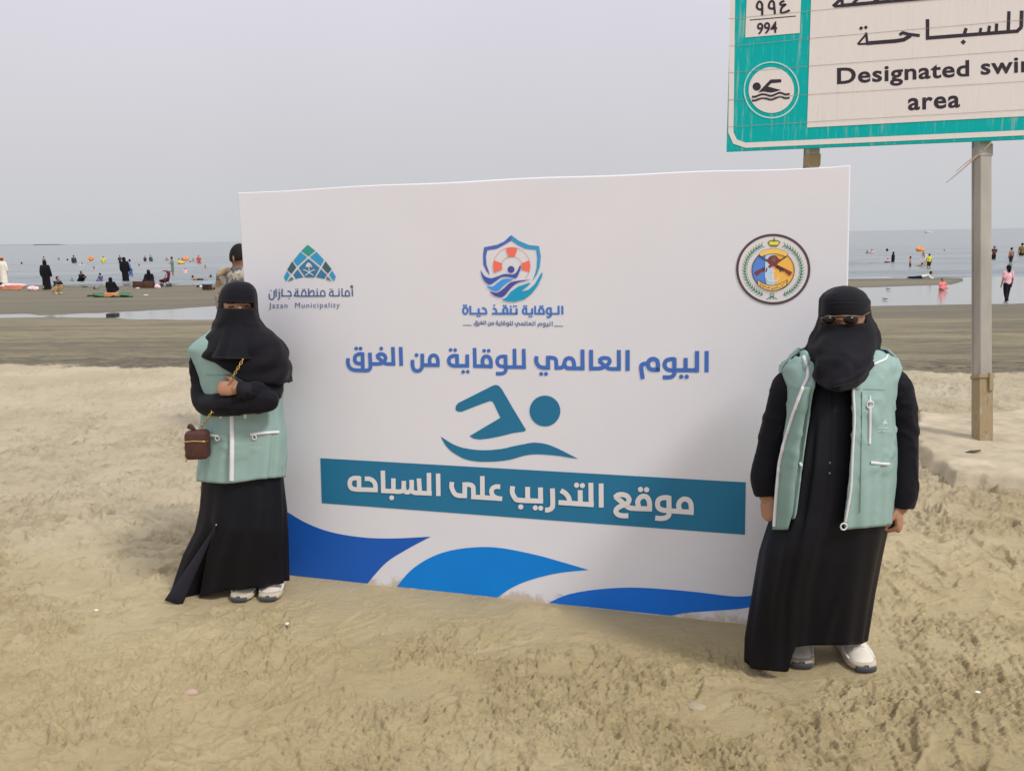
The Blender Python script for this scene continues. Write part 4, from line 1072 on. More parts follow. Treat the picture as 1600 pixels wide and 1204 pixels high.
def shoe(parent, heel, toe, w, h, mats, lift=0., name='shoe'):
    """trainer: shaped upper, thick sole, laces"""
    up, solem, dark, lace = mats
    heel = np.asarray(heel, float); toe = np.asarray(toe, float); d = unit(toe - heel); L = np.linalg.norm(toe - heel)
    s = unit(np.cross(d, [0, 0, 1.])); zz = np.array([0, 0, 1.])
    sec = [(0, .28, .62), (.03, .36, .95), (.12, .42, 1.05), (.25, .43, 1.14), (.38, .42, 1.08), (.5, .46, .84), (.62, .52, .64), (.75, .54, .50), (.86, .50, .43), (.94, .38, .34), (.985, .22, .24), (1.0, .05, .16)]
    n = 16; V = []
    for t, ww, hh in sec:
        for j in range(n):
            a = math.pi * j / (n - 1); c = math.cos(a); sn = math.sin(a)
            V.append(heel + d * L * t + s * (ww * w * math.copysign(abs(c) ** .75, c)) * (1 - .16 * (sn > .55) * 0) + zz * (.018 + (hh * h - .018) * sn ** .8))
    F = [(i * n + j, i * n + j + 1, (i + 1) * n + j + 1, (i + 1) * n + j) for i in range(len(sec) - 1) for j in range(n - 1)]
    mb = MB().add(V, F); o = mb.build(name, up, parent, sub=1)
    mb = MB(); V = []
    for t, ww, hh in sec:
        t2 = -.012 + t * 1.03; wv = (ww + .05) * w
        if t in (0, 1.0): wv *= .9
        zt = .030 if t < .55 else .026 + .006 * math.sin((t - .55) * 6); zb = -.004 + (.010 * ((t - .75) / .25) ** 2 if t > .75 else 0)
        for a, z in ((-1, zb), (-1.04, (zb + zt) / 2), (-1, zt), (-.8, zt + .004), (.8, zt + .004), (1, zt), (1.04, (zb + zt) / 2), (1, zb)): V.append(heel + d * L * t2 + s * wv * a + zz * z)
    m_ = 8; F = [(i * m_ + j, i * m_ + (j + 1) % m_, (i + 1) * m_ + (j + 1) % m_, (i + 1) * m_ + j) for i in range(len(sec) - 1) for j in range(m_)]
    F.append(tuple(range(m_))); F.append(tuple((len(sec) - 1) * m_ + j for j in range(m_ - 1, -1, -1)))
    mb.add(V, F); mb.build('sole', solem, o, sub=1)
    mb = MB(); V = []
    ol = [(.955, .38), (.975, .32), (.99, .22), (1.0, .10)]; ol = [(t, -k) for t, k in ol] + [(t, k) for t, k in ol[::-1]]
    for z, g in ((.003, 1.01), (.010, 1.03), (.018, 1.02), (.026, .97)):
        for t, k in ol: V.append(heel + d * (L * (-.012 + 1.03 * t) + .004 * (z > .003) - .012 * (z > .035)) + s * k * w * 1.05 * g + zz * z)
    mb.add(V, [(i * 8 + j, i * 8 + j + 1, i * 8 + 9 + j, i * 8 + 8 + j) for i in range(3) for j in range(7)]); mb.build('toe_guard', dark, o, solid=.003)
    mb = MB()
    for k, t in enumerate((.46, .53, .60, .67)):
        hh = np.interp(t, [q[0] for q in sec], [q[2] for q in sec]) * h
        P = [heel + d * L * (t + .02 * q) + s * w * .26 * q + zz * (.018 + (hh - .018) * (1 - .10 * q * q) + .004) for q in np.linspace(-1, 1, 7) * (1 if k % 2 else -1)]
        tube(mb, P, .0038, 6)
    for sg in (-1, 1):
        P = [heel + d * L * .40 + zz * h * .86, heel + d * L * .42 + s * .022 * sg + zz * h * .95, heel + d * L * .47 + s * .034 * sg + zz * h * .82, heel + d * L * .5 + s * .02 * sg + zz * h * .78]
        tube(mb, P, .003, 6, 4)
        P = [heel + d * L * t + s * w * sg * k_ + zz * z for t, k_, z in ((.30, .44, .045), (.45, .46, .052), (.62, .54, .040), (.8, .52, .034))]
        tube(mb, P, [.006, .008, .008, .004], 8, 4, flat=(1, .5))
    mb.build('lace', lace, o)
    return o
SHOE_M = (MAT('shoe_cream', (.70, .64, .56), .6, .3, .08, 20, .15, 150), MAT('shoe_sole', (.52, .45, .36), .7, .3, .12, 20), MAT('shoe_dark', (.07, .075, .085), .7), MAT('shoe_white', (.70, .67, .63), .6))

def left_woman():
    Y = 3.97
    g = ground0(378, 930)
    root = empty('person', (at(378, 900, Y)[0], Y, 0))
    tag(root, 'woman in black niqab with crossed arms, closed green vest and brown shoulder bag', 'person')
    P = lambda x, y, dy=0.: at(x, y, Y + dy)
    # body: one surface
    mb = MB()
    hc = P(371, 478, -.006)
    fv = unit([-hc[0], -hc[1], 0]); rv = np.array([-fv[1], fv[0], 0]); hd = lambda r_, f_, u_: hc + rv * (r_ + .010) + fv * (f_ - .004) + np.array([0, 0, u_])
    ball(mb, hc + rv * .006, (.076, .090, .110)); limb(mb, [hc + [0, .02, -.08], P(372, 535)], [.05, .055], 14, 3)
    limb(mb, [hd(0, .086, .012), hd(0, .092, -.006), hd(0, .098, -.024)], [.009, .010, .014], 10, 3); limb(mb, [hd(-.036, .062, .026), hd(-.016, .078, .024), hd(.02, .080, .024), hd(.045, .064, .026)], [.008, .010, .010, .010], 10, 3)
    for sg in (-1, 1): ball(mb, hd(sg * .032, .075, .004), (.020, .014, .012)); ball(mb, hd(sg * .045, .060, -.03), (.026, .02, .024))
    limb(mb, [P(372, 530), P(374, 580), P(376, 660), P(378, 730)], [.075, .115, .105, .13], 18, 4, flat=(1, .72), up=(0, 1, 0))
    for sg, x in ((-1, 366), (1, 412)):
        limb(mb, [P(378 + sg * 20, 735), P(x, 830, .04), P(x, 908, .08)], [.075, .055, .034], 12, 4)
        limb(mb, [P(x, 918, .08), P(x, 921, .03)], [.03, .022], 10, 1)
    RA = [P(318, 566), P(318, 626, -.06), P(352, 634, -.16), P(405, 630, -.19)]
    LA = [P(428, 568), P(425, 610, -.08), P(400, 610, -.185), P(370, 607, -.215)]
    limb(mb, RA, [.036, .032, .028, .024], 12, 5); limb(mb, LA, [.036, .032, .028, .024], 12, 5)
    hand(mb, P(374, 607, -.215), [-1, .12, 0], [.15, -1, .25], [0, 0, 1], .160, (38, 42, 30), 18, 2)
    body = mb.build('body', SKIN, root, voxel=.0042, relax=3)
    # eyes: dark lashes and brows in the slit
    for sg in (-1, 1):
        mb = MB()
        limb(mb, [hd(sg * .033 - .019, .082, .002), hd(sg * .033, .090, .005), hd(sg * .033 + .019, .082, .001)], [.002, .003, .002], 8, 4)
        mb.build('eyelashes', HAIR, body); mb = MB()
        limb(mb, [hd(sg * .034 - .02, .086, .0185), hd(sg * .034, .094, .021), hd(sg * .034 + .02, .084, .019)], [.0022, .003, .002], 8, 4)
        mb.build('eyebrow', HAIR, body)
    # abaya: skirt that swings out to the left with an open slit, torso, sleeves
    hem = [(-180, 936), (-150, 934), (-135, 940), (-118, 932), (-100, 925), (-92, 921), (-80, 921), (-70, 917), (-60, 918), (-45, 914), (-20, 908), (0, 906), (90, 905), (180, 936)]
    ht = np.radians([h[0] for h in hem]); hy = [h[1] for h in hem]
    sk = Prof(Y, [(610, 322, 432, .10, .10), (700, 318, 440, .125, .12), (750, 315.5, 441, .135, .12), (795, 313, 445, .15, .12), (830, 306, 446, .16, .12), (866, 288, 446, .135, .12), (900, 276, 446.5, .10, .12), (940, 264, 447, .075, .12)], 2.2)
    def fold(th, y, t, u):
        a = np.clip((y - 740) / 190., 0, 1)
        f = .014 * math.sin(th * 9 + 1.2 + .8 * math.sin(th * 2)) + .010 * math.sin(th * 15 + y * .01)
        knee = .02 * (math.exp(-((math.degrees(th) + 62) / 10) ** 2) + math.exp(-((math.degrees(th) + 100) / 9) ** 2))
        slit = -.11 * math.exp(-((math.degrees(th) + 128) / 7.5) ** 2) * np.clip((y - 812) / 110., 0, 1)
        return a * (f + knee) + slit
    wrap = lambda th: (th + math.pi) % (2 * math.pi) - math.pi
    mb = MB()
    surf(mb, sk, 640, lambda th: float(np.interp(wrap(th), ht, hy)), n=120, m=60, fold=lambda th, y, t, u: fold(wrap(th), y, t, u))
    skirt = mb.build('abaya_skirt', BLACK_SH, root, solid=.004)
    mb = MB()
    limb(mb, [P(313, 560), P(315.5, 600, -.02), P(322, 629, -.07), P(352, 631, -.165), P(400, 629, -.20), P(419, 627, -.205)], [.050, .050, .054, .054, .052, .049], 16, 5)
    limb(mb, [P(428, 562), P(428, 596, -.03), P(423, 612, -.09), P(400, 611, -.20), P(388, 610, -.225)], [.048, .046, .052, .044, .040], 16, 5)
    limb(mb, [P(374, 560), P(376, 640)], [.13, .13], 16, 1, flat=(1, .62), up=(0, 1, 0))
    mb.build('abaya_sleeves', BLACK, root, voxel=.007, relax=5, disp=wrinkle(.004, 9, 12, 31))
    mb = MB()   # stiff cuff turned back at the wrist
    tube(mb, [P(395, 610.5, -.222), P(384, 610, -.228), P(372.5, 609.5, -.230)], [.0405, .0405, .040], 20, 1, cap=False)
    mb.build('cuff', MAT('cuff_black', (.014, .013, .018), .8, .2), root, solid=.006)
    # turned-out slit flap, navy side showing
    mb = MB(); V = []
    for t in np.linspace(0, 1, 16):
        xa = 337.7 + (257.5 - 337.7) * t ** 1.02; xb = 338.5 + (284.5 - 338.5) * t ** 1.0; y0 = 819.5 + (937 - 819.5) * t; y1 = 819.5 + (945.5 - 819.5) * t
        for q in np.linspace(0, 1, 6): V.append(at(xa + (xb - xa) * q, y0 + (y1 - y0) * q, Y - .155 + .045 * t - .012 * math.sin(q * 3.1) * t))
    mb.add(V, [(i * 6 + j, i * 6 + j + 1, i * 6 + 7 + j, i * 6 + 6 + j) for i in range(15) for j in range(5)])
    mb.build('abaya_flap', NAVY, root, solid=.004)
    mb = MB(); ball(mb, at(338, 819.5, Y - .17), .005, 8, 6); mb.build('snap_button', MAT('snap', (.4, .4, .42), .3, .5, metal=1.), root)
    # vest
    vp = Prof(Y, [(505, 343, 398, .07, .08), (522, 322, 418, .10, .105), (536, 303, 432, .115, .12), (547, 293, 440, .12, .125), (560, 299, 443, .13, .13), (590, 309, 441, .145, .13), (620, 313, 439, .145, .13), (650, 314, 440, .15, .135), (680, 312.5, 444.5, .155, .135), (715, 310.5, 444, .16, .135), (755, 308.5, 441.5, .165, .13)], 2.35)
    def vf(th, y, t, u):
        a = math.degrees(wrap(th)); k = np.clip((y - 600) / 120, 0, 1)
        return k * (.006 * math.sin(th * 11 + 1) + .004 * math.sin(th * 19 + y * .02)) - .004 * math.exp(-((a + 93) / 3.5) ** 2)
    mb = MB(); surf(mb, vp, 505, lambda th: 748 + 6 * math.exp(-((math.degrees(wrap(th)) + 105) / 30) ** 2) - 3 * math.cos(th), n=110, m=70, fold=vf)
    vest = mb.build('vest', VEST, root, solid=.004, disp=wrinkle(.0055, 7, 12, 11))
    cs = Cast(vest)
    def strip(name, pts, w, off=.004, mat=WHITE):
        m = MB(); tape(m, cs, pts, w, off); return m.build(name, mat, vest)
    strip('zip', [(362.3, 640), (362.6, 670), (362.5, 700), (362.2, 730), (361.8, 751)], 7.2)
    for pts, w in (([(390.5, 678.8), (414, 676), (436.5, 674.8)], 4.4), ([(328, 680), (341, 681)], 4.2), ([(345.3, 646), (345.3, 654)], 4.6), ([(383.3, 645), (383.3, 653.5)], 4.6)): strip('pocket_trim', pts, w)
    for x, y in ((397.5, 683), (339.5, 684.5)): ringpull(vest, WHITE, cs(x, y, .008), .010)
    strip('seam', [(322, 585), (340, 586), (360, 584)], .9, .002, VEST_IN)
    strip('seam', [(361, 757 - 3), (361.3, 700), (357, 690), (357.5, 660)][1:3], .8, .002, VEST_IN)
    # shawl over the chest and her left shoulder
    sp = Prof(Y, [(478, 345, 397, .105, .11), (500, 338, 402, .115, .12), (514, 331, 412, .12, .13), (522, 325, 424, .135, .145), (535, 316, 438, .155, .16), (550, 314, 445.5, .175, .165), (570, 316, 449, .185, .17), (600, 318, 450, .185, .17)], 2.2)
    # hem follows x along the front: steps from the left lobe down to the right elbow
    def sh(th):
        a = math.degrees(wrap(th))
        return float(np.interp(a, [-180, -160, -140, -122, -108, -98, -88, -70, -45, -20, 0, 40, 90, 140, 180], [548, 554, 563, 571, 580, 590, 597, 599, 599, 598, 597, 598, 600, 570, 548]))
    def shf(th, y, t, u):
        a = wrap(th)
        return t * (.006 * math.sin(a * 7 + y * .16) + .006 * math.sin(y * .22 + a * 3)) + .006 * t ** 3
    mb = MB(); surf(mb, sp, 482, sh, n=90, m=36, fold=shf); mb.build('shawl', BLACK, root, solid=.006, disp=wrinkle(.003, 8, 14, 51))
    # niqab: cap, band open at the eyes, veil
    hp = Prof(Y, [(440.5, 367, 377, .02, .02), (443, 357, 388, .05, .055), (447, 351, 393, .068, .075), (453, 346.5, 397, .084, .092), (462, 343.5, 399, .095, .105), (474, 342, 399.5, .102, .112), (484, 341, 400, .104, .115), (500, 339.5, 402, .106, .118), (515, 338, 404, .130, .12), (540, 332, 406, .180, .13), (562, 323, 407.5, .212, .14)], 2.15)
    mb = MB()
    surf(mb, hp, 440.5, 473.5, n=64, m=14)
    sl = lambda y: hp.theta(y, 395.5); sr = lambda y: hp.theta(y, 348.5) + 2 * math.pi
    surf(mb, hp, 473, 483.5, sl, sr, n=56, m=4)
    vb = lambda th: float(np.interp(math.degrees(wrap(th)), [-180, -150, -135, -120, -100, -80, -55, -35, 0, 90, 180], [520, 540, 560, 561.5, 561, 561, 560.5, 560, 535, 520, 520]))
    surf(mb, hp, lambda th: 482.5 + .6 * math.cos(th), vb, n=72, m=34, fold=lambda th, y, t, u: t * (.007 * math.sin(wrap(th) * 8 + 1.) + .004 * math.sin(wrap(th) * 13 + y * .03)) + .012 * t * (math.sin(th) < 0))
    nq = mb.build('niqab', BLACK, root, solid=.0035)
    mb = MB(); tape(mb, Cast(nq), [(345, 469.5), (358, 470.5), (372, 471), (386, 471.5), (397, 471.5)], .9, .0015); mb.build('niqab_seam', MAT('seam_black', (.02, .019, .024), .7), nq)
    cq = Cast(nq)
    mb = MB(); tape(mb, cq, [(402, 500), (404, 515), (405.3, 532), (406.6, 556)], 1.1, .0015); tape(mb, cq, [(406, 559), (380, 559.5), (350, 558.5), (330, 556)], 1.1, .0015); mb.build('niqab_hem', MAT('hem_black', (.024, .022, .028), .7), nq)
    
    # shoes
    for x, dx, lab in ((373.5, -1, 0), (419, 1.5, 1)):
        t = ground0(x, 941.5 if lab == 0 else 940.5); t[2] = .004; hl = t + np.array([.01 * (1 if lab == 0 else -1), .235, 0])
        shoe(root, hl, t, .098, .085, SHOE_M)
    # bag with a chain: carried, so a thing of its own
    bagY = Y - .17
    bag = empty('shoulder_bag', at(309, 715, bagY).tolist())
    tag(bag, 'small brown box shaped shoulder bag on a gold chain at the left woman\'s hip', 'bag')
    brown = MAT('bag_leather', (.075, .030, .022), .55, .35, .2, 40, .3, 160); gold = MAT('gold_metal', (.62, .45, .16), .35, .5, .1, metal=.9)
    c = at(308.8, 694, bagY); w = (at(327, 694, bagY)[0] - at(291, 694, bagY)[0]) / 2; h = (at(309, 671, bagY)[2] - at(309, 716, bagY)[2]) / 2
    ax = [[math.cos(R(2)), 0, -math.sin(R(-2))], [0, 1, 0], [math.sin(R(-2)), 0, math.cos(R(2))]]
    mb = MB(); box(mb, c, (w, .035, h), [unit(ax[0]), [0, 1, 0], [0.035, 0, 1]], bev=.021); bb = mb.build('bag_body', brown, bag, sharp=50)
    mb = MB(); zc = c + [0, 0, h * .30]
    rr = [zc + [q * w, -(.036) * (1 if abs(q) < .9 else .6), .004 * (1 - abs(q))] for q in np.linspace(-1, 1, 12)]
    tube(mb, rr, .0032, 6); mb.build('bag_zip', gold, bb)
    mb = MB(); tube(mb, [c + [-w * .15, 0, h * .9], c + [-w * .3, -.005, h * 1.18], c + [-w * .5, 0, h * 1.30], c + [-w * .68, 0, h * 1.1]], [.011, .011, .010, .009], 8, 4, flat=(1, .4), up=(0, 1, 0)); mb.build('bag_loop', brown, bb)
    mb = MB()
    for k in range(9): ball(mb, c + [-w - .003 + .004 * math.sin(k * 2.), -.01, h * .15 - k * .011], .0052, 7, 5)
    mb.build('bag_charm', gold, bb)
    lowp = cat_rom([at(313, 671, bagY), at(319, 661, bagY - .01), at(328, 648, bagY - .03), at(334, 640, bagY - .02)], 8)
    upp = cat_rom([at(357, 601, Y - .215), at(361, 594, Y - .222), at(370, 578, Y - .232), at(380, 561, Y - .222)], 8)
    for pth in (lowp, upp):
        mb = MB()
        L = np.concatenate([[0], np.cumsum(np.linalg.norm(np.diff(pth, axis=0), axis=1))]); nn = int(L[-1] / .0125)
        for k in range(nn):
            s0 = (k + .5) * L[-1] / nn; p = np.array([np.interp(s0, L, pth[:, i]) for i in range(3)])
            q = np.array([np.interp(s0 + .004, L, pth[:, i]) for i in range(3)]); d = unit(q - p); s = unit(np.cross(d, [0, 1, 0])); o2 = s if k % 2 else unit(np.cross(d, s))
            A = np.linspace(0, 2 * math.pi, 9)
            tube(mb, [p + d * .0085 * math.cos(a) + o2 * .0055 * math.sin(a) for a in A], .0022, 5)
        mb.build('chain', gold, bag)

EMB = MAT('emblem_white', (.60, .66, .64), .7)
def right_woman():
    Y = 3.16
    root = empty('person', (at(1310, 1000, Y)[0], Y, 0))
    tag(root, 'woman in black niqab and sunglasses with an open green vest and hands at her sides', 'person')
    P = lambda x, y, dy=0.: at(x, y, Y + dy)
    wrap = lambda th: (th + math.pi) % (2 * math.pi) - math.pi
    mb = MB(); hc = P(1321, 500)
    fv = unit([-hc[0] * 1.25, -hc[1], 0]); rv = np.array([-fv[1], fv[0], 0]); hd = lambda r_, f_, u_: hc + rv * r_ + fv * f_ + np.array([0, 0, u_])
    ball(mb, hc, (.078, .090, .112)); limb(mb, [hc + [0, .02, -.08], P(1320, 560)], [.05, .055], 14, 3)
    limb(mb, [hd(0, .086, .014), hd(0, .094, -.004), hd(0, .100, -.022)], [.009, .011, .015], 10, 3); limb(mb, [hd(-.045, .062, .03), hd(-.02, .084, .028), hd(.02, .084, .028), hd(.045, .062, .03)], [.010, .012, .012, .010], 10, 3)
    for sg in (-1, 1): ball(mb, hd(sg * .032, .075, .006), (.020, .014, .012)); ball(mb, hd(sg * .045, .060, -.03), (.026, .02, .024))
    limb(mb, [P(1318, 560), P(1316, 640), P(1308, 740), P(1302, 800)], [.085, .13, .13, .15], 18, 4, flat=(1, .72), up=(0, 1, 0))
    for sg, x in ((-1, 1240), (1, 1335)):
        limb(mb, [P(1298 + sg * 26, 810), P(x - sg * 4, 910, .05), P(x, 985, .10)], [.085, .06, .034], 12, 4)
        limb(mb, [P(x, 995, .11), P(x, 1000, .06)], [.03, .022], 10, 1)
    limb(mb, [P(1238, 606), P(1208, 690, -.005), P(1197, 762, -.03), P(1198, 778, -.04)], [.038, .034, .030, .026], 12, 5)
    limb(mb, [P(1388, 606), P(1411, 690, -.005), P(1408, 780, -.03), P(1405, 795, -.035)], [.038, .034, .030, .026], 12, 5)
    hand(mb, P(1198, 772, -.045), [.06, -.16, -1], [-.85, -.55, 0], [.35, -1, 0], .158, (58, 66, 45), 22, 3, .027)
    hand(mb, P(1405, 790, -.04), [-.03, -.12, -1], [.8, -.6, 0], [-.4, -1, 0], .158, (58, 66, 45), 22, 3, .027)
    body = mb.build('body', SKIN, root, voxel=.0042, relax=3)
    # abaya skirt and front
    sk = Prof(Y, [(560, 1290, 1352, .09, .10), (600, 1258, 1380, .125, .13), (640, 1240, 1392, .16, .15), (730, 1226, 1394, .19, .165), (822, 1208, 1388, .195, .165), (875, 1198, 1376, .18, .165), (928, 1189, 1365, .15, .16), (997, 1176.5, 1353.5, .095, .16), (1050, 1174, 1350, .08, .16)], 2.3)
    hx = [(-180, 1030), (-165, 1036), (-150, 1043), (-125, 1046), (-107, 1048.5), (-104, 1047), (-101, 1010), (-90, 1007), (-60, 1006.5), (-35, 1006), (-10, 1003), (0, 1000), (60, 1000), (120, 1015), (180, 1030)]
    ht = np.radians([h[0] for h in hx]); hy = [h[1] for h in hx]
    def fold(th, y, t, u):
        a = math.degrees(th); k = np.clip((y - 600) / 400, 0, 1)
        edge = 1254 + 6 * np.clip((900 - y) / 100, -1, 3)       # overlap edge swings from centre to left
        e0 = math.degrees(sk.theta(min(max(y, 580), 1050), np.interp(y, [600, 730, 830, 930, 1010, 1050], [1300, 1296, 1283, 1262, 1257.5, 1258])))
        lap = (.010 + .018 * np.clip((y - 800) / 60, 0, 1)) * (1 / (1 + math.exp((a - e0) / .9)))
        f = .006 * math.sin(th * 5 + .6 + y * .006) * k + .004 * math.sin(th * 12 - y * .012) * k
        crease = .012 * math.exp(-((a + 78 - (1000 - y) * .10) / 5) ** 2) * np.clip((y - 900) / 80, 0, 1)
        g2 = (.016 * math.exp(-((a - e0 + 11) / 4) ** 2) + .012 * math.exp(-((a - e0 + 24) / 6) ** 2)) * np.clip((y - 640) / 100, 0, 1)
        return lap + f + crease + g2
    mb = MB(); surf(mb, sk, 562, lambda th: float(np.interp(wrap(th), ht, hy)), n=180, m=80, fold=lambda th, y, t, u: fold(wrap(th), y, t, u))
    ab = mb.build('abaya', BLACK_SH, root, solid=.004); ca = Cast(ab)
    for x, y in ((1296, 739), (1296.5, 723)):
        mb = MB(); ball(mb, ca(x, y, .001), .0045, 8, 6); mb.build('snap_button', MAT('snap_dark', (.10, .10, .11), .3, .5), ab)
    # sleeves
    mb = MB()
    tube(mb, [P(1250, 590, .03), P(1229, 604), P(1215, 650), P(1202, 710, -.01), P(1195, 745, -.025), P(1199, 772, -.035)], [.045, .054, .051, .053, .055, .050], 22, 6)
    tube(mb, [P(1380, 585, .03), P(1401, 604), P(1410.5, 650), P(1411.5, 710, -.01), P(1410.5, 760, -.025), P(1406.5, 791, -.03)], [.045, .053, .055, .055, .056, .048], 22, 6)
    mb.build('abaya_sleeves', BLACK, root, voxel=.007, relax=3, disp=wrinkle(.004, 8, 10, 131))
    # open vest
    vp = Prof(Y, [(535, 1272, 1366, .10, .06), (548, 1250, 1387, .115, .07), (562, 1234, 1402, .13, .09), (575, 1222, 1408, .14, .11), (600, 1228, 1402, .18, .14), (640, 1230, 1397, .205, .175), (700, 1221, 1399, .222, .185), (760, 1212, 1398, .228, .19), (832, 1207, 1392, .228, .19)], 2.5)
    def vf(th, y, t, u):
        k = np.clip((y - 580) / 200, 0, 1)
        return .005 * math.sin(th * 13 + y * .012) * k + .004 * math.sin(th * 23 - y * .02) * k
    lx = lambda y: np.interp(y, [545, 585, 605, 644, 695, 740, 800, 832], [1280, 1273, 1272, 1265, 1256, 1250, 1245, 1236])
    rx = lambda y: np.interp(y, [548, 577, 595, 610, 662, 739, 781, 815, 832], [1371, 1350, 1335, 1330, 1332, 1327, 1322.5, 1318, 1322])
    mb = MB()
    surf(mb, vp, lambda u: 549 + 14 * u, lambda u: 829 - 8 * u, lambda y: vp.theta(y, lx(y)), lambda y: vp.theta(y, 1150) - .02, n=26, m=60, fold=vf)
    surf(mb, vp, lambda u: 549 + 14 * u, lambda u: 826 - 9 * u, lambda y: vp.theta(y, rx(y)), lambda y: -.002, n=30, m=60, fold=vf)
    surf(mb, vp, 548, 818, lambda y: 0., lambda y: math.pi, n=40, m=50)
    vest = mb.build('vest', VEST, root, solid=.005, disp=wrinkle(.0055, 8, 12, 111))
    # turned facing beside the left edge, standing a little off the vest front
    mb = MB(); V = []
    we = lambda y: np.interp(y, [549, 584, 605, 644, 695, 739, 780, 824], [1250, 1262, 1254, 1241, 1226, 1216.5, 1212.5, 1209.5])
    ys = np.linspace(604, 827, 40)
    for y in ys:
        for q in np.linspace(0, 1, 7):
            x = we(y) * (1 - q) + (lx(y) - 1) * q; V.append(vp.front(x, y, .010 + .016 * math.sin(q * math.pi * .8)))
    mb.add(V, [(i * 7 + j, i * 7 + 7 + j, i * 7 + 8 + j, i * 7 + 1 + j) for i in range(39) for j in range(6)])
    fac = mb.build('vest_facing', VEST_IN, vest, solid=.004, disp=wrinkle(.004, 12, 20, 117))
    cs = Cast(vest, fac)
    def strip(name, pts, w, off=.004, mat=WHITE):
        m = MB(); tape(m, cs, pts, w, off); return m.build(name, mat, vest)
    strip('zip', [(1249, 549.5), (1256, 558), (1261.5, 575), (1262, 588), (1254.5, 605), (1247, 624), (1239.5, 645), (1231, 672), (1224, 696), (1218, 722), (1215.5, 745), (1212, 785), (1209.5, 822)], 5.4)
    strip('zip', [(1387, 554), (1383, 561), (1372, 566), (1358, 573), (1345, 586), (1336, 597), (1333.5, 612), (1335, 640), (1335, 665), (1332.5, 705), (1331, 739), (1329.5, 765), (1325.5, 790), (1321, 815)], 3.8)
    # standing collar
    mb = MB(); V = []
    for i, (x, y, x2, y2) in enumerate(((1249, 548.5, 1259, 583), (1255, 547, 1263, 572), (1262, 546, 1268, 560), )): V += [vp.front(x, y, .004), vp.front((x + x2) / 2, (y + y2) / 2, .007), vp.front(x2, y2, .004)]
    mb.add(V, [(3 * i + j, 3 * i + 1 + j, 3 * i + 4 + j, 3 * i + 3 + j) for i in range(2) for j in range(2)])
    mb.build('collar', VEST, vest, solid=.005, sub=1)
    mb = MB(); V = []
    for i, (x, y, x2, y2) in enumerate(((1387, 555, 1352, 578), (1379, 549, 1352, 566), (1368, 545, 1352, 556))): V += [vp.front(x, y, .006), vp.front((x + x2) / 2, (y + y2) / 2, .010), vp.front(x2, y2, .006)]
    mb.add(V, [(3 * i + j, 3 * i + 3 + j, 3 * i + 4 + j, 3 * i + 1 + j) for i in range(2) for j in range(2)])
    mb.build('collar', VEST, vest, solid=.005, sub=1)
    for pts, w in (([(1359.3, 632), (1359.5, 660), (1358.8, 693)], 4.6), ([(1361, 722.3), (1376, 724), (1391, 725)], 4.4), ([(1248.5, 722), (1252.5, 728)], 5)): strip('pocket_trim', pts, w)
    ringpull(vest, WHITE, cs(1359.5, 632, .009), .012); ringpull(vest, WHITE, cs(1322, 818, .012) + [-.008, 0, -.010], .0115)
    m = MB(); limb(m, [cs(1359.5, 618, .004), cs(1359.5, 628, .006)], [.002, .005], 8, 1); m.build('zip_slider', WHITE, vest)
    strip('seam', [(1337, 607.5), (1360, 608), (1383, 609)], .9, .002, VEST_IN); strip('seam', [(1347, 612), (1346, 700), (1344, 800)], .7, .002, VEST_IN)
    m = MB(); m.add([cs(x, y, .003) for x, y in ((1378.5, 663), (1383, 655), (1387.5, 663), (1383, 661.5))], [(0, 3, 2, 1)]); m.build('chest_emblem', EMB, vest, smooth=False)
    for n_, y0, w in ((7, 669, 1.1), (8, 674.2, .9)):
        m = MB()
        for k in range(n_): tape(m, cs, [(1373 + k * 2.2, y0 + (k % 3) * .5), (1374.3 + k * 2.2, y0 - 1.4 + (k % 2))], w, .003)
        m.build('chest_lettering', EMB, vest)
    # niqab and hood
    hp = Prof(Y, [(448.5, 1316, 1328, .02, .02), (451, 1306, 1338, .05, .055), (455, 1298, 1347, .072, .08), (461, 1290.5, 1353, .09, .098), (468.5, 1285.5, 1357, .102, .11), (480, 1285, 1358, .108, .115), (497, 1285, 1359.5, .110, .12), (507, 1281.5, 1366, .112, .122), (518, 1278, 1372.5, .118, .126), (530, 1271, 1373, .14, .13), (545, 1264, 1372, .175, .13), (562, 1261, 1369, .215, .14), (585, 1262, 1362, .235, .14), (612, 1270, 1345, .25, .14)], 2.15)
    mb = MB()
    surf(mb, hp, 448.5, 492.5, n=72, m=18)
    sl = lambda y: hp.theta(y, 1352); sr = lambda y: hp.theta(y, 1286.5) + 2 * math.pi
    surf(mb, hp, 492, 507.5, sl, sr, n=60, m=5)
    vb = lambda th: float(np.interp(math.degrees(wrap(th)), [-180, -155, -140, -125, -112, -95, -75, -60, -40, -15, 0, 90, 180], [560, 577, 589, 600, 607, 611, 609.5, 605, 593, 568, 556, 552, 560]))
    def nf(th, y, t, u):
        a = wrap(th); dg = math.degrees(a)
        xx = dg * .55 + 1316 + 50
        return .007 * math.sin((y + .75 * dg) * .16) * t + t * (.006 * math.sin(a * 9 + 2) + .018 * math.exp(-(((y - 590) + (dg + 70) * .55) / 5.) ** 2) + .012 * math.exp(-((dg + 45 + (y - 560) * .4) / 9) ** 2) + .010 * math.exp(-((dg + 60 + (y - 590) * 1.1) / 12) ** 2) + .008 * math.exp(-((dg + 128) / 8) ** 2))
    surf(mb, hp, lambda th: 506 - 1.2 * math.cos(th), vb, n=90, m=44, fold=nf)
    nq = mb.build('niqab', BLACK, root, solid=.004, disp=wrinkle(.004, 9, 12, 151)); cq = Cast(nq)
    mb = MB(); tape(mb, cq, [(1288, 475.5), (1304, 473.5), (1322, 473), (1340, 474), (1355, 476)], 1.0, .0015); mb.build('niqab_seam', MAT('seam_black', (.02, .019, .024), .7), nq)
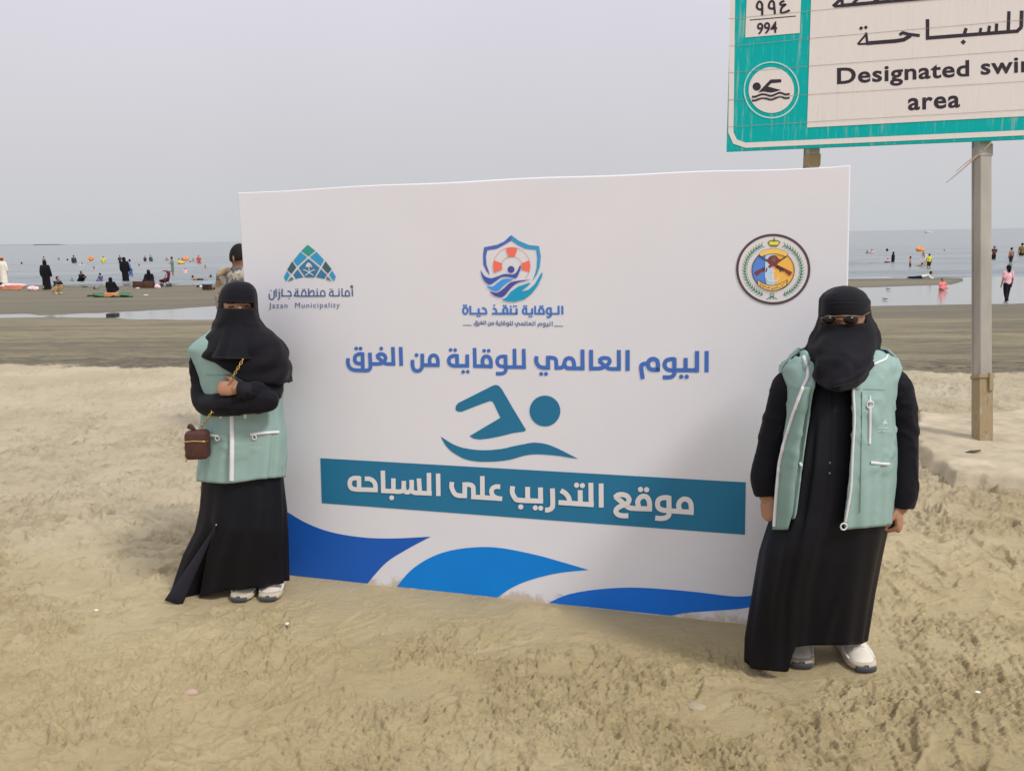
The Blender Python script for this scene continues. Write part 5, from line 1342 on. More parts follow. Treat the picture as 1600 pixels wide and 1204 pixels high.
    mb = MB(); tape(mb, cq, [(1370, 545), (1362, 566), (1347, 588), (1325, 600), (1302, 604)], 1.1, .0015); mb.build('niqab_hem', MAT('hem_black', (.024, .022, .028), .7), nq)
    # sunglasses
    gold = MAT('gold_rim', (.30, .22, .14), .4, .5, .1, metal=.8)
    mb = MB(); lens = MB()
    for x0, x1 in ((1287.5, 1310.5), (1316, 1341.5)):
        c = hp.front((x0 + x1) / 2, 499.5, .016); rx_ = (at(x1, 499, Y)[0] - at(x0, 499, Y)[0]) / 2 * .93; A = np.linspace(0, 2 * math.pi, 25)[:-1]
        ring = [c + np.array([rx_ * math.cos(a) * (1.0 if math.sin(a) > 0 else .92), .004 * math.cos(a) ** 2, .0155 * math.sin(a) * (.95 if math.sin(a) > 0 else 1.1)]) for a in A]
        tube(mb, ring + ring[:1], .0013, 6)
        V = [c + [0, -.003, 0]] + ring; lens.add(V, [(0, 1 + (k + 1) % 24, 1 + k) for k in range(24)])
    tube(mb, [hp.front(1289, 496.5, .018), hp.front(1305, 494, .020), hp.front(1320, 493, .020), hp.front(1339, 493.5, .019), hp.front(1343, 495, .016)], .0013, 6, 4)
    tube(mb, [hp.front(1309, 499.5, .020), hp.front(1313.5, 498, .022), hp.front(1318, 499, .020)], .0015, 6, 4)
    tube(mb, [hp.front(1342, 495, .016), hp.front(1350, 491, .010), hp.front(1356, 488, .006), hp.pt(486.5, -.25, .004)], .0016, 6, 4)
    g = mb.build('sunglasses', gold, root)
    lens.build('lens', MAT('lens_dark', (.012, .007, .006), .16, .25, .02), g, solid=.0015)
    # shoes
    t = ground0(1353, 1051); t[2] = .004; hl = ground0(1317, 1004); hl[2] = .004; v = unit(hl - t); shoe(root, t + v * .262, t, .100, .105, SHOE_M)
    t = ground0(1253, 1045); t[2] = .004; hl = t + np.array([.035, .245, 0]); shoe(root, hl, t, .100, .10, SHOE_M)

# ------------------------------------------------------------------ general figures
def frame(face):
    f = R(face); fw = np.array([math.sin(f), -math.cos(f), 0]); rt = np.array([math.cos(f), math.sin(f), 0])   # face 0 looks at the viewer
    return fw, rt, np.array([0, 0, 1.])
POSES = {
 'stand': dict(pel=(0, 0, .51), che=(0, .0, .72), nek=(0, 0, .825), hea=(.015, 0, .925), sh=(.0, .115, .80), el=(0, .15, .62), ha=(.04, .15, .47), hip=(0, .05, .50), kn=(.01, .055, .27), an=(0, .06, .035), to=(.10, .07, .02)),
 'walk': dict(pel=(0, 0, .51), che=(.01, 0, .72), nek=(.01, 0, .825), hea=(.02, 0, .925), sh=(0, .115, .80), el=(0, .15, .62), ha=(.03, .16, .47), hip=(0, .05, .50), kn=(.03, .05, .27), an=(.05, .05, .035), to=(.14, .05, .02), kn2=(-.02, .05, .27), an2=(-.10, .05, .06), to2=(-.02, .05, .02)),
 'squat': dict(pel=(-.10, 0, .14), che=(.02, 0, .33), nek=(.05, 0, .42), hea=(.09, 0, .51), sh=(.04, .11, .40), el=(.14, .13, .30), ha=(.27, .08, .28), hip=(-.10, .06, .13), kn=(.14, .10, .26), an=(-.02, .08, .035), to=(.08, .09, .02)),
 'sit': dict(pel=(0, 0, .07), che=(.0, 0, .27), nek=(.01, 0, .37), hea=(.04, 0, .465), sh=(.0, .11, .35), el=(.06, .15, .20), ha=(.18, .09, .12), hip=(0, .06, .07), kn=(.18, .14, .13), an=(.16, .02, .04), to=(.22, -.04, .03)),
 'legs': dict(pel=(0, 0, .07), che=(-.04, 0, .27), nek=(-.03, 0, .37), hea=(.0, 0, .465), sh=(-.03, .11, .35), el=(-.04, .16, .20), ha=(.08, .12, .10), hip=(0, .05, .07), kn=(.22, .06, .09), an=(.44, .06, .04), to=(.46, .07, .12)),
 'bend': dict(pel=(-.04, 0, .52), che=(.12, 0, .66), nek=(.20, 0, .72), hea=(.28, 0, .76), sh=(.17, .11, .70), el=(.24, .12, .52), ha=(.30, .10, .36), hip=(-.04, .05, .50), kn=(.0, .055, .27), an=(0, .06, .035), to=(.10, .07, .02)),
 'lie': dict(pel=(0, 0, .06), che=(-.20, 0, .07), nek=(-.31, 0, .08), hea=(-.40, 0, .10), sh=(-.29, .11, .07), el=(-.24, .20, .05), ha=(-.36, .22, .04), hip=(.02, .05, .06), kn=(.25, .07, .06), an=(.46, .06, .04), to=(.52, .07, .04)),
 'swim': dict(pel=(-.18, 0, -.02), che=(.0, 0, .03), nek=(.10, 0, .08), hea=(.17, 0, .13), sh=(.06, .11, .06), el=(.2, .17, .0), ha=(.32, .12, .01), hip=(-.18, .05, -.03), kn=(-.40, .06, -.03), an=(-.6, .06, -.02), to=(-.66, .06, -.02)),
 'prone': dict(pel=(-.08, 0, .07), che=(.12, 0, .10), nek=(.21, 0, .16), hea=(.27, 0, .22), sh=(.18, .11, .13), el=(.24, .15, .03), ha=(.34, .08, .02), hip=(-.10, .05, .06), kn=(-.32, .06, .05), an=(-.54, .06, .05), to=(-.60, .06, .03)),
 'reach': dict(pel=(0, 0, .51), che=(.0, 0, .72), nek=(0, 0, .825), hea=(.03, 0, .92), sh=(.0, .115, .80), el=(.06, .17, .66), ha=(.17, .10, .68), hip=(0, .05, .50), kn=(.01, .055, .27), an=(0, .06, .035), to=(.10, .07, .02)),
}
def figure(p, H, pose, face, label, group=None, top=None, bottom=None, short=False, sleeve='half', hair=HAIR, long_hair=False, cap=None, skin=SKIN, robe=None, dress=None, hood=None, shoes=None, wide=1., vox=None, hair_up=.016, neck_r=.032):
    """a whole small person at p (ground under the feet or seat), H tall when standing"""
    root = empty('person', tuple(float(q) for q in p)); tag(root, label, 'person', group)
    fw, rt, up = frame(face); p = np.asarray(p, float); J = POSES[pose]
    def q(k, sd=0):
        if sd > 0 and k + '2' in J: k = k + '2'
        v = J[k]; return p + (fw * v[0] + rt * v[1] * sd * wide + up * v[2]) * H
    b = MB(); r = lambda *a: np.array(a) * H
    n = 10
    lying = pose in ('lie', 'prone', 'swim')
    tf = dict(flat=(1, .68), up=(up if lying else fw))
    limb(b, [q('nek'), q('hea')], r(neck_r, neck_r + .002), n, 2)
    ball(b, q('hea'), r(.052, .052, .068) if not lying else r(.058, .058, .055), 12, 9)
    ball(b, q('hea') + fw * .052 * H, .012 * H, 6, 5)
    limb(b, [q('pel'), (q('pel') + q('che')) / 2, q('che'), q('nek') * .55 + q('che') * .45], r(.088 * wide, .078 * wide, .092 * wide, .07 * wide), 14, 3, **tf)
    for sd in (-1, 1):
        limb(b, [q('sh', sd), q('el', sd), q('ha', sd)], r(.033, .026, .019), n, 4); ha = q('ha', sd); dd = unit(ha - q('el', sd))
        limb(b, [ha, ha + dd * .05 * H], r(.020, .016), 8, 1)
        limb(b, [q('hip', sd), q('kn', sd), q('an', sd)], r(.060 * wide, .042, .026), n, 4); limb(b, [q('an', sd), q('to', sd)], r(.026, .02), 8, 1)
    body = b.build('body', skin, root, voxel=vox or H / 75., relax=2)
    hm = MB(); hc = q('hea')
    if hood is not None:
        ball(hm, hc - fw * .012 * H, r(.066, .070, .085), 14, 9)
        limb(hm, [hc - fw * .02 * H, q('nek') - up * .02 * H, q('che') + up * .03 * H], r(.062, .075, .10), 14, 4, flat=(1, .8), up=(up if lying else fw))
        hm.build('headscarf', hood, root, voxel=H / 70., relax=3)
    else:
        bc = hc - fw * .018 * H + up * hair_up * H
        if hair_up < .02: ball(hm, bc, r(.058, .058, .066), 12, 8)
        else:                                                   # short cropped hair: a shell that ends above the ear
            ball(hm, hc - fw * .004 * H, r(.0535, .0555, .0720), 24, 18); v_ = hm.v[-1]; v_[:, 2] = np.maximum(v_[:, 2], hc[2] + .004 * H + .4 * ((v_ - hc) @ fw) + (fbm(v_[:, 0] * 60, v_[:, 1] * 60, 2, 3) - .5) * .012)
        if long_hair: limb(hm, [bc - fw * .02 * H, hc - fw * .045 * H - up * .09 * H], r(.052, .035), 10, 2)
        hm.build('hair', hair, root)
        if cap is not None:
            cm = MB(); ball(cm, bc + up * .022 * H, r(.064, .064, .056), 12, 8); cm.build('cap', cap, root)
    if robe is not None:
        m = MB(); z0 = p[2]
        if pose in ('stand', 'walk', 'reach', 'bend'):
            rows = [(.015, .135, .12), (.1, .128, .11), (.3, .122, .10), (.5, .128, .10), (.62, .135, .105), (.72, .145, .10), (.79, .13, .085), (.83, .07, .06)]
            V = []; nn = 28
            for z, a, c in rows:
                for j in range(nn):
                    t = 2 * math.pi * j / nn; k = 1 + .05 * math.sin(t * 6 + z * 3) * (1.2 - z)
                    V.append(p + rt * a * H * wide * math.cos(t) * k + fw * (c * H * math.sin(t) * k + (J['che'][0] * z * H)) + up * z * H)
            m.add(V, [(i * nn + j, i * nn + (j + 1) % nn, (i + 1) * nn + (j + 1) % nn, (i + 1) * nn + j) for i in range(len(rows) - 1) for j in range(nn)])
            m.f.append(tuple(range(m.n - len(V) + nn - 1, m.n - len(V) - 1, -1))); m.m.append(0)
            m.f.append(tuple(range(m.n - nn, m.n))); m.m.append(0)
        else:
            limb(m, [q('pel') - up * .02 * H, (q('pel') + q('che')) / 2, q('che'), q('nek')], r(.15, .125, .115, .07), 16, 4, **tf)
            for sd in (-1, 1): limb(m, [q('hip', sd), q('kn', sd), q('an', sd)], r(.09, .08, .055), 12, 4)
        for sd in (-1, 1): limb(m, [q('sh', sd), q('el', sd), q('ha', sd) * .9 + q('el', sd) * .1], r(.046, .046, .042), 12, 4)
        m.build('robe', robe, root, voxel=H / 62., relax=4)
    if top is not None:
        m = MB()
        limb(m, [q('pel') + (q('che') - q('pel')) * .12, (q('pel') + q('che')) / 2, q('che'), q('nek') * .4 + q('che') * .6], r(.104 * wide, .096 * wide, .106 * wide, .082 * wide), 16, 3, **tf)
        for sd in (-1, 1):
            e = q('el', sd); s_ = q('sh', sd)
            if sleeve == 'half': limb(m, [s_, s_ * .35 + e * .65], r(.046, .042), 12, 1)
            elif sleeve == 'long': limb(m, [s_, e, q('ha', sd) * .85 + e * .15], r(.046, .040, .032), 12, 4)
        m.build('shirt', top, root, voxel=H / 70., relax=3)
    if bottom is not None:
        m = MB(); limb(m, [q('pel') - (q('che') - q('pel')) * .08, q('pel') + (q('che') - q('pel')) * .22], r(.096 * wide, .092 * wide), 14, 1, **tf)
        for sd in (-1, 1):
            k = q('kn', sd); hp_ = q('hip', sd)
            if short: limb(m, [hp_, hp_ * .12 + k * .88], r(.068 * wide, .060), 12, 1)
            else: limb(m, [hp_, k, q('an', sd)], r(.068 * wide, .050, .038), 12, 4)
        m.build('trousers', bottom, root, voxel=H / 70., relax=2)
    if shoes is not None:
        for sd in (-1, 1):
            m = MB(); limb(m, [q('an', sd) - fw * .02 * H - up * .012 * H, q('to', sd)], r(.034, .026), 10, 1, flat=(1, .8), up=up); m.build('shoe', shoes, root)
    return root

def camo_material():
    m = bpy.data.materials.new('desert_camouflage'); m.use_nodes = True; t = m.node_tree; n = t.nodes; l = t.links; b = n['Principled BSDF']; b.inputs['Roughness'].default_value = .85
    co = n.new('ShaderNodeTexCoord'); last = None
    for sc_, a, c in ((9, .49, (.085, .105, .135)), (13, .55, (.30, .24, .17)), (30, .64, (.62, .58, .52))):
        k = n.new('ShaderNodeTexNoise'); k.inputs['Scale'].default_value = sc_; k.inputs['Detail'].default_value = 2; k.noise_dimensions = '4D'; k.inputs['W'].default_value = sc_; l.new(co.outputs['Object'], k.inputs['Vector'])
        r = n.new('ShaderNodeMapRange'); r.inputs[1].default_value = a; r.inputs[2].default_value = a + .015; l.new(k.outputs[0], r.inputs[0])
        x = n.new('ShaderNodeMix'); x.data_type = 'RGBA'; l.new(r.outputs[0], x.inputs[0]); x.inputs[7].default_value = (*c, 1)
        if last is None: x.inputs[6].default_value = (.42, .36, .29, 1)
        else: l.new(last, x.inputs[6])
        last = x.outputs[2]
    l.new(last, b.inputs['Base Color']); return m
POSES['rest'] = dict(POSES['stand'], che=(0, 0, .765), nek=(0, 0, .86), sh=(0, .122, .838), el=(.0, .155, .66), ha=(.12, .12, .62), hea=(.01, 0, .925))
def camo_man():
    Y = 7.4; camo = camo_material()
    base = np.array([at(381, 500, Y)[0], Y, 0.]); H = at(380, 377.5, Y)[2]
    r = figure(base, H * .995, 'rest', 140, 'man in desert camouflage uniform half hidden behind the left edge of the banner', top=camo, bottom=camo, sleeve='long', skin=SKIN_D, shoes=MAT('boot', (.12, .09, .06), .8), vox=.008, wide=1.16, hair_up=.038, neck_r=.040)
    tan = MAT('tan_strap', (.46, .35, .22), .8); br = MAT('patch_brown', (.30, .20, .10), .8)
    shirt = [c for c in r.children if c.name.startswith('shirt')][0]
    w = Vector(r.location)
    cs = Cast(shirt)
    for nm, pts, wd, mt in (('shoulder_strap', [(341, 429), (350, 425), (360, 420)], 6.5, tan), ('sleeve_patch', [(341, 438), (341, 447)], 7, br)):
        m = MB(); tape(m, cs, pts, wd, .002); m.build(nm, mt, shirt)
    for x, y in ((345.5, 427), (350.5, 424.7), (355.5, 422)):
        m = MB(); tape(m, cs, [(x - 1, y - 3), (x + 1, y + 3)], 2., .004); m.build('rank_bar', br, shirt)
    hd_ = [c for c in r.children if c.name.startswith('body')][0]; mb = MB(); e = Cast(hd_)(366, 403.5, .004); ball(mb, e, (.016, .016, .034), 10, 7); mb.build('ear', MAT('ear_skin', (.34, .15, .10), .5), r)

# ------------------------------------------------------------------ things lying about on the beach
def soft_box(name, label, cat, c, h, ax, mat, bev, group=None):
    mb = MB(); box(mb, c, h, ax, bev=bev); return tag(mb.build(name, mat, sharp=50), label, cat, group)
def bench(px0, px1, py0, py1, label, towel=None):
    a = gpt(px0, py1); b = gpt(px1, py1); c = (a + b) / 2; Yc = c[1]; w = np.linalg.norm(b - a) / 2
    h = at((px0 + px1) / 2, py0, Yc)[2] - at((px0 + px1) / 2, py1, Yc)[2]
    e = unit(b - a); n = unit(np.cross(e, [0, 0, 1])); wood = MAT('brown_panel', (.115, .050, .030), .6, .3, .25, 3, .1, 30, stretch=(.4, 4, 4)); dark = MAT('brown_edge', (.05, .025, .018), .7)
    r = empty('low_bench', c.tolist()); tag(r, label, 'bench', 'brown low benches on the sand')
    mb = MB(); box(mb, c + n * -.02 + [0, 0, h * .55], (w, .03, h * .47), [e, n, [0, 0, 1]], bev=.012); mb.build('backrest', wood, r, sharp=40)
    mb = MB(); box(mb, c - n * -.0 + np.array([0, .28, h * .28]), (w, .25, h * .10), [e, n, [0, 0, 1]], bev=.02); mb.build('seat', wood, r, sharp=40)
    for k in (-.93, 0, .93):
        mb = MB(); box(mb, c + e * w * k + np.array([0, -.055 if n[1] < 0 else -.055, h * .5]), (.012, .008, h * .46), [e, n, [0, 0, 1]]); mb.build('batten', dark, r, smooth=False)
    for k in (-.85, .85):
        for d in (.1, .48):
            mb = MB(); box(mb, c + e * w * k + np.array([0, d, h * .08]), (.03, .03, h * .14), [e, n, [0, 0, 1]]); mb.build('leg', dark, r, smooth=False)
    return c, h, e
def bundle(name, label, cat, px, py, wpx, hpx, cols, seed, water=False, group=None):
    c = (seapt if water else gpt)(px, py); k = c[1] / FPX; rng = random.Random(seed); mb = MB()
    w, h = wpx * k / 2, hpx * k
    for i in range(9):
        mi = rng.randrange(len(cols)); x = rng.uniform(-.65, .65)
        ball(mb, c + [x * w, rng.uniform(-.1, .15), h * rng.uniform(.18, .30)], (w * rng.uniform(.3, .5), .16, h * rng.uniform(.28, .6) * (1 - .4 * abs(x))), 12, 8, mi)
    o = mb.build(name, cols, disp=lambda V, N: V + N * ((fbm(V[:, 0] * 6, V[:, 2] * 9 + V[:, 1] * 5, 3, seed) - .5) * h * .25)[:, None])
    return tag(o, label, cat, group)
def sheet(name, label, cat, px0, px1, py0, py1, mat, lump=.05, seed=1):
    a, b, c, d = gpt(px0, py1), gpt(px1, py1), gpt(px1, py0), gpt(px0, py0)
    mb = MB(); V = []; n = 22
    for i in range(n):
        for j in range(n):
            u, v = i / (n - 1), j / (n - 1); p = (a * (1 - u) + b * u) * (1 - v) + (d * (1 - u) + c * u) * v
            V.append(p)
    V = np.array(V); V[:, 2] = prof(V[:, 0], V[:, 1]) + .035 + lump * np.maximum(0, fbm(V[:, 0] * 3, V[:, 1] * 3, 3, seed) - .42) * 3
    V[:, :2] += (np.stack([fbm(V[:, 0] * 2, V[:, 1] * 2, 2, seed + 3), fbm(V[:, 0] * 2, V[:, 1] * 2, 2, seed + 4)], 1) - .5) * .35
    mb.add(V, [(i * n + j, i * n + n + j, i * n + n + 1 + j, i * n + 1 + j) for i in range(n - 1) for j in range(n - 1)])
    return tag(mb.build(name, mat, solid=.02), label, cat)
def float_ring(px, py, wpx, hpx, col, label, group, tilt=0.):
    c = seapt(px, py); k = c[1] / FPX; Rr = wpx * k / 2 * .72; r = max(hpx * k * .42, .08)
    mb = MB(); A = np.linspace(0, 2 * math.pi, 25); P = []
    for t in A: P.append(c + np.array([Rr * math.cos(t), Rr * math.sin(t) * math.cos(tilt), Rr * math.sin(t) * math.sin(tilt) + r * .8 + (Rr * math.sin(tilt))]))
    tube(mb, P, r, 12, cap=False)
    return tag(mb.build('swim_ring', col), label, 'float', group), c
def stroller():
    c = gpt(257, 448); k = c[1] / FPX; s = 24 * k / 1.0      # about a metre tall
    r = empty('stroller', c.tolist()); tag(r, 'maroon baby stroller parked on the sand beside a white bag', 'stroller')
    mar = MAT('maroon_cloth', (.16, .012, .032), .75, .2, .15, 6); fr = MAT('stroller_frame', (.03, .03, .035), .4, .5); P = lambda x, y, z: c + np.array([x, y, z]) * s
    mb = MB(); V = []
    pr = [(-.22, .42), (-.18, .34), (.02, .30), (.22, .36), (.30, .62), (.33, .80)]
    for x, z in pr: V += [P(x, -.2, z), P(x, .2, z)]
    mb.add(V, [(2 * i, 2 * i + 2, 2 * i + 3, 2 * i + 1) for i in range(len(pr) - 1)])
    for sd in (-.2, .2): mb.add([P(x, sd, z) for x, z in pr] + [P(.05, sd, .52)], [(0, 1, 6), (1, 2, 6), (2, 3, 6), (3, 4, 6)])
    mb.build('seat', mar, r, solid=.03)
    mb = MB(); V = []
    for i in range(9):
        t = math.pi * (.05 + .62 * i / 8)
        for y in (-.22, -.1, .1, .22): V.append(P(.12 + .24 * math.cos(t), y, .74 + .30 * math.sin(t) * (1 - .6 * (abs(y) - .1))))
    mb.add(V, [(4 * i + j, 4 * i + 4 + j, 4 * i + 5 + j, 4 * i + 1 + j) for i in range(8) for j in range(3)]); mb.build('canopy', mar, r, solid=.02)
    mb = MB()
    for sd in (-.22, .22):
        tube(mb, [P(-.25, sd, .1), P(.05, sd, .42), P(.38, sd, .98), P(.44, sd, 1.0)], .016, 6); tube(mb, [P(.30, sd, .1), P(.1, sd, .45), P(-.22, sd, .48)], .016, 6)
    tube(mb, [P(.44, -.22, 1.0), P(.44, .22, 1.0)], .018, 6); mb.build('frame', fr, r)
    for x in (-.25, .30):
        for sd in (-.24, .24):
            mb = MB(); A = np.linspace(0, 2 * math.pi, 17); tube(mb, [P(x + .085 * math.cos(a), sd, .105 + .085 * math.sin(a)) for a in A], .022, 8); tube(mb, [P(x, sd - .03, .105), P(x, sd + .03, .105)], .04, 8); mb.build('wheel', fr, r)
def boat():
    c = seapt(1451, 361.4); c = np.array([c[0] / c[1] * 620., 620., SEA]); k = 620 / FPX; L = 10 * k
    r = empty('boat', c.tolist()); tag(r, 'small white motor boat far out on the horizon', 'boat'); wh = MAT('boat_white', (.75, .75, .76), .4); dk = MAT('boat_dark', (.08, .08, .1), .5)
    mb = MB(); V = []
    for t, w, h0, h1 in ((-.5, .9, 0, .7), (-.2, 1.0, -.1, .72), (.15, .95, -.1, .8), (.38, .55, 0, .95), (.52, .03, .35, 1.15)):
        V += [c + [t * L, -w, h1], c + [t * L, -w * .6, h0 - .1], c + [t * L, w * .6, h0 - .1], c + [t * L, w, h1]]
    F = [(4 * i + j, 4 * i + 4 + j, 4 * i + 5 + j, 4 * i + 1 + j) for i in range(4) for j in range(3)] + [(4 * i + 3, 4 * i + 7, 4 * i + 4, 4 * i) for i in range(4)] + [(0, 1, 2, 3)]
    mb.add(V, F); mb.build('hull', wh, r, smooth=False)
    mb = MB(); box(mb, c + [-.02 * L, 0, 1.05], (.10 * L, .5, .42), bev=.08); mb.build('cabin', wh, r, sharp=40); mb = MB(); box(mb, c + [-.50 * L - .15, 0, .6], (.2, .2, .5), bev=.06); mb.build('outboard_engine', dk, r)
def pebble(name, label, cat, px, py, r, mat, fl=.4, seed=1, group=None):
    c = ground0(px, py) + [0, 0, .006]; mb = MB(); ball(mb, c, (r, r * .7, r * fl), 14, 9)
    return tag(mb.build(name, mat, disp=lambda V, N: V + N * ((fbm(V[:, 0] / r * 1.5, V[:, 1] / r * 1.5 + V[:, 2] * 30, 3, seed) - .5) * r * .5)[:, None]), label, cat, group)

def crowd():
    M_ = lambda n, r, g, b, k=1.15: MAT('cloth_' + n, S(r, g, b, k), .85, .15, .12, 6)
    white, teal, navy, purple = M_('white', 205, 200, 200), M_('teal', 98, 138, 140), M_('navy', 36, 40, 58), M_('purple', 92, 78, 128)
    beige, yellow, blue = M_('beige', 196, 172, 120), M_('yellow', 205, 208, 60), M_('blue', 84, 104, 150)
    dark, pink, cream, green = M_('dark', 42, 38, 46), M_('pink', 226, 176, 186), M_('cream', 222, 212, 196), M_('tunic_green', 104, 128, 108)
    red, maroon, olive, grey, ltblue = M_('red', 190, 70, 76), M_('dusky', 120, 56, 66), M_('olive', 116, 100, 58), M_('grey', 120, 120, 130), M_('light_blue', 150, 172, 200)
    orange = MAT('float_orange', S(226, 140, 66, 1.0), .4, .4, .05); yel = MAT('float_yellow', S(226, 180, 60, 1.0), .4, .4, .05); salmon = M_('salmon', 206, 140, 96); capm = M_('cap_red', 206, 130, 96)
    BK = BLACK
    def on(px, py, hpx, *a, **k):                      # standing on the sand; hpx: height in the photo
        p = shore(px, py); H = hpx * p[1] / FPX * 1.02; return figure(p, H, *a, **k)
    def sit(px, py, hpx, frac, *a, sea=False, **k):     # hpx is the seen height of a low pose, frac of the body height
        p = seapt(px, py) if sea else shore(px, py); return figure(p, hpx * p[1] / FPX / frac, *a, **k)
    def wade(px, py, hpx, sub, *a, **k):                # standing in the sea, 'sub' of the body under water
        p = seapt(px, py); H = hpx * p[1] / FPX / (1 - sub); p = p - np.array([0, 0, sub * H]); return figure(p, H, *a, **k)
    sw = 'people standing in the sea'
    # left part of the beach
    on(7, 442, 40, 'stand', 175, 'man in a long cream robe and reddish cap at the left end of the beach', robe=cream, cap=capm)
    sheet('beach_mat', 'orange mat spread under the reclining person at the far left', 'mat', 3, 36, 448.5, 452.5, MAT('mat_orange', S(190, 112, 70, 1.1), .9), .01, 3)
    p = gpt(19, 450.6); figure(p + [0, .1, .09], 1.62, 'lie', 90, 'person in pale pink clothes lying on the orange mat', top=M_('pale_pink', 214, 196, 204), bottom=pink, sleeve='long')
    bundle('cloth_bundle', 'pink and white bundle of cloth on the sand beside the orange mat', 'bundle', 52, 453.5, 18, 9, [white, pink], 4)
    on(74, 452.5, 44.5, 'walk', 172, 'woman in a full black abaya standing alone on the sand bar', robe=BK, hood=BK, wide=1.12)
    sit(90, 459, 27.5, .60, 'squat', 70, 'man in navy shirt and beige trousers squatting at the sand bar', top=navy, bottom=beige, shoes=white, sleeve='half')
    sit(113, 441.8, 9, .54, 'sit', 60, 'small child in teal sitting at the waterline', top=teal, bottom=teal)
    sit(127, 441, 19, .60, 'squat', 70, 'person in black squatting in the shallow water', top=BK, bottom=BK, sleeve='long', long_hair=True)
    sit(158, 440.5, 15, .54, 'sit', 250, 'child in purple sitting in the shallow water', top=purple, bottom=purple)
    bx = gpt(172.5, 464); k = bx[1] / FPX
    soft_box('seat_box', 'salmon coloured box used as a seat by the woman in black', 'box', bx + [0, .15, 3.4 * k], (9 * k, .2, 3.4 * k), None, salmon, .02)
    figure(bx + [0, .15, 6.6 * k], 24.5 * k / .56, 'sit', 185, 'woman in black seen from behind sitting on a salmon box', robe=BK, hood=BK, wide=1.05)
    sheet('beach_blanket', 'crumpled green blanket on the sand beside the woman on the box', 'blanket', 146, 204, 460, 464.5, MAT('blanket_green', S(74, 120, 84, .9), .9), .10, 9)
    bundle('beach_bag', 'small grey bag on the sand behind the woman on the box', 'bag', 151, 451.5, 8, 6, [grey, dark], 6)
    bundle('sandals', 'dark pair of sandals on the sand beyond the green blanket', 'sandals', 133, 448.8, 6, 2, [dark], 8, group=None)
    bundle('dark_shoes', 'black shoes at the left end of the green blanket', 'shoes', 140, 463, 10, 3, [dark], 12)
    # in the sea, left
    wade(69, 408.5, 8, .5, 'stand', 180, 'bare chested bather beyond the woman in the abaya', sw)
    wade(92, 406.3, 3.6, .84, 'stand', 20, 'reddish head and shoulders of a swimmer left of the dark wader', sw, top=red)
    wade(105.5, 407, 2.8, .87, 'stand', 200, 'tiny dark head of a swimmer just left of the dark wader', sw, skin=SKIN_D)
    wade(116, 411, 12, .42, 'stand', 190, 'man in dark grey clothes standing waist deep in the sea', sw, top=M_('slate', 62, 62, 82), bottom=dark, sleeve='long')
    p = seapt(126, 414.3); figure(p, 1.5, 'swim', 80, 'person in white shirt lying in the water below the dark wader', sw, top=white, bottom=navy, sleeve='long')
    wade(137, 409.5, 6.5, .55, 'bend', 80, 'person in white and black leaning towards an orange float', sw, top=white, bottom=dark)
    float_ring(142.3, 407.5, 6, 5, orange, 'orange swim ring beside the leaning person on the left', 'orange and yellow swim rings', R(60))
    wade(162, 411, 10.5, .42, 'stand', 10, 'person in bright yellow shirt standing in the sea', sw, top=yellow)
    wade(188, 412, 13, .36, 'reach', 60, 'person in dark brown reaching out in the sea left of the abaya pair', sw, top=M_('brown_dark', 62, 46, 52), bottom=dark, sleeve='long')
    wade(34, 412.5, 3, .86, 'stand', 180, 'dark head of a swimmer alone at the far left', sw, skin=SKIN_D)
    wade(147, 421, 4.5, .82, 'stand', 30, 'head of a child in the near water right of the squatting person', sw, top=pink)
    on(197, 440.5, 38.5, 'stand', 190, 'woman in black abaya standing at the waterline next to a person in blue', robe=BK, hood=BK)
    on(205, 434, 29, 'walk', 140, 'person in pale blue shirt and blue trousers beside the woman at the waterline', top=ltblue, bottom=blue, sleeve='long')
    wade(227, 408.3, 8.5, .5, 'stand', 340, 'bather in dark top, left one of a pair in deep water', sw, top=M_('plum', 78, 56, 70), bottom=dark)
    wade(236, 408.5, 9.8, .45, 'stand', 60, 'bather in dark blue top, right one of a pair in deep water', sw, top=M_('steel', 62, 76, 98), bottom=dark, sleeve='long')
    wade(261, 407, 4.5, .78, 'stand', 30, 'small bather in red beside the man in a green tunic', sw, top=maroon)
    wade(217.5, 415, 2.6, .88, 'stand', 20, 'dark head of a swimmer right of the abaya pair', sw, skin=SKIN_D)
    p = seapt(271, 431); figure(p - [0, 0, .08], 31 * p[1] / FPX, 'reach', 300, 'man in a green tunic standing in the shallows looking at his phone', top=green, bottom=green, short=True, sleeve='half')
    float_ring(283, 412.5, 8, 6, yel, 'yellow swim ring holding a child', 'orange and yellow swim rings'); wade(280, 411, 7, .6, 'stand', 80, 'child sitting in the yellow swim ring', sw, top=yellow)
    wade(285, 407, 4.5, .75, 'stand', 80, 'swimmer in purple holding on to an orange float', sw, top=purple)
    float_ring(290.5, 407.3, 8, 4.5, orange, 'orange swim ring pushed by the swimmer in purple', 'orange and yellow swim rings', R(30))
    wade(297, 410.5, 2.8, .86, 'stand', 10, 'dark head of a swimmer right of the yellow ring', sw, skin=SKIN_D); wade(302, 408.5, 4.8, .75, 'stand', 10, 'pale shouldered bather left of the kneeling pair in pink', sw)
    wade(311, 411, 12, .4, 'stand', 20, 'adult in red and pink swimwear carrying a child in the sea', sw, top=red, bottom=red); wade(315, 411.2, 5, .6, 'bend', 300, 'child in red held beside the adult in red swimwear', sw, top=red)
    wade(321, 419.3, 5.2, .78, 'stand', 15, 'bare shouldered bather close to the camouflaged man', sw)
    sit(290, 428, 8.5, .52, 'sit', 20, 'small child in pink sitting in shallow water near the man in the tunic', sea=True, top=pink, bottom=pink)
    p = shore(309, 438.2); figure(p + [0, 0, .02], 1.35, 'prone', 270, 'bare backed child lying at the edge of the water', bottom=dark, short=True)
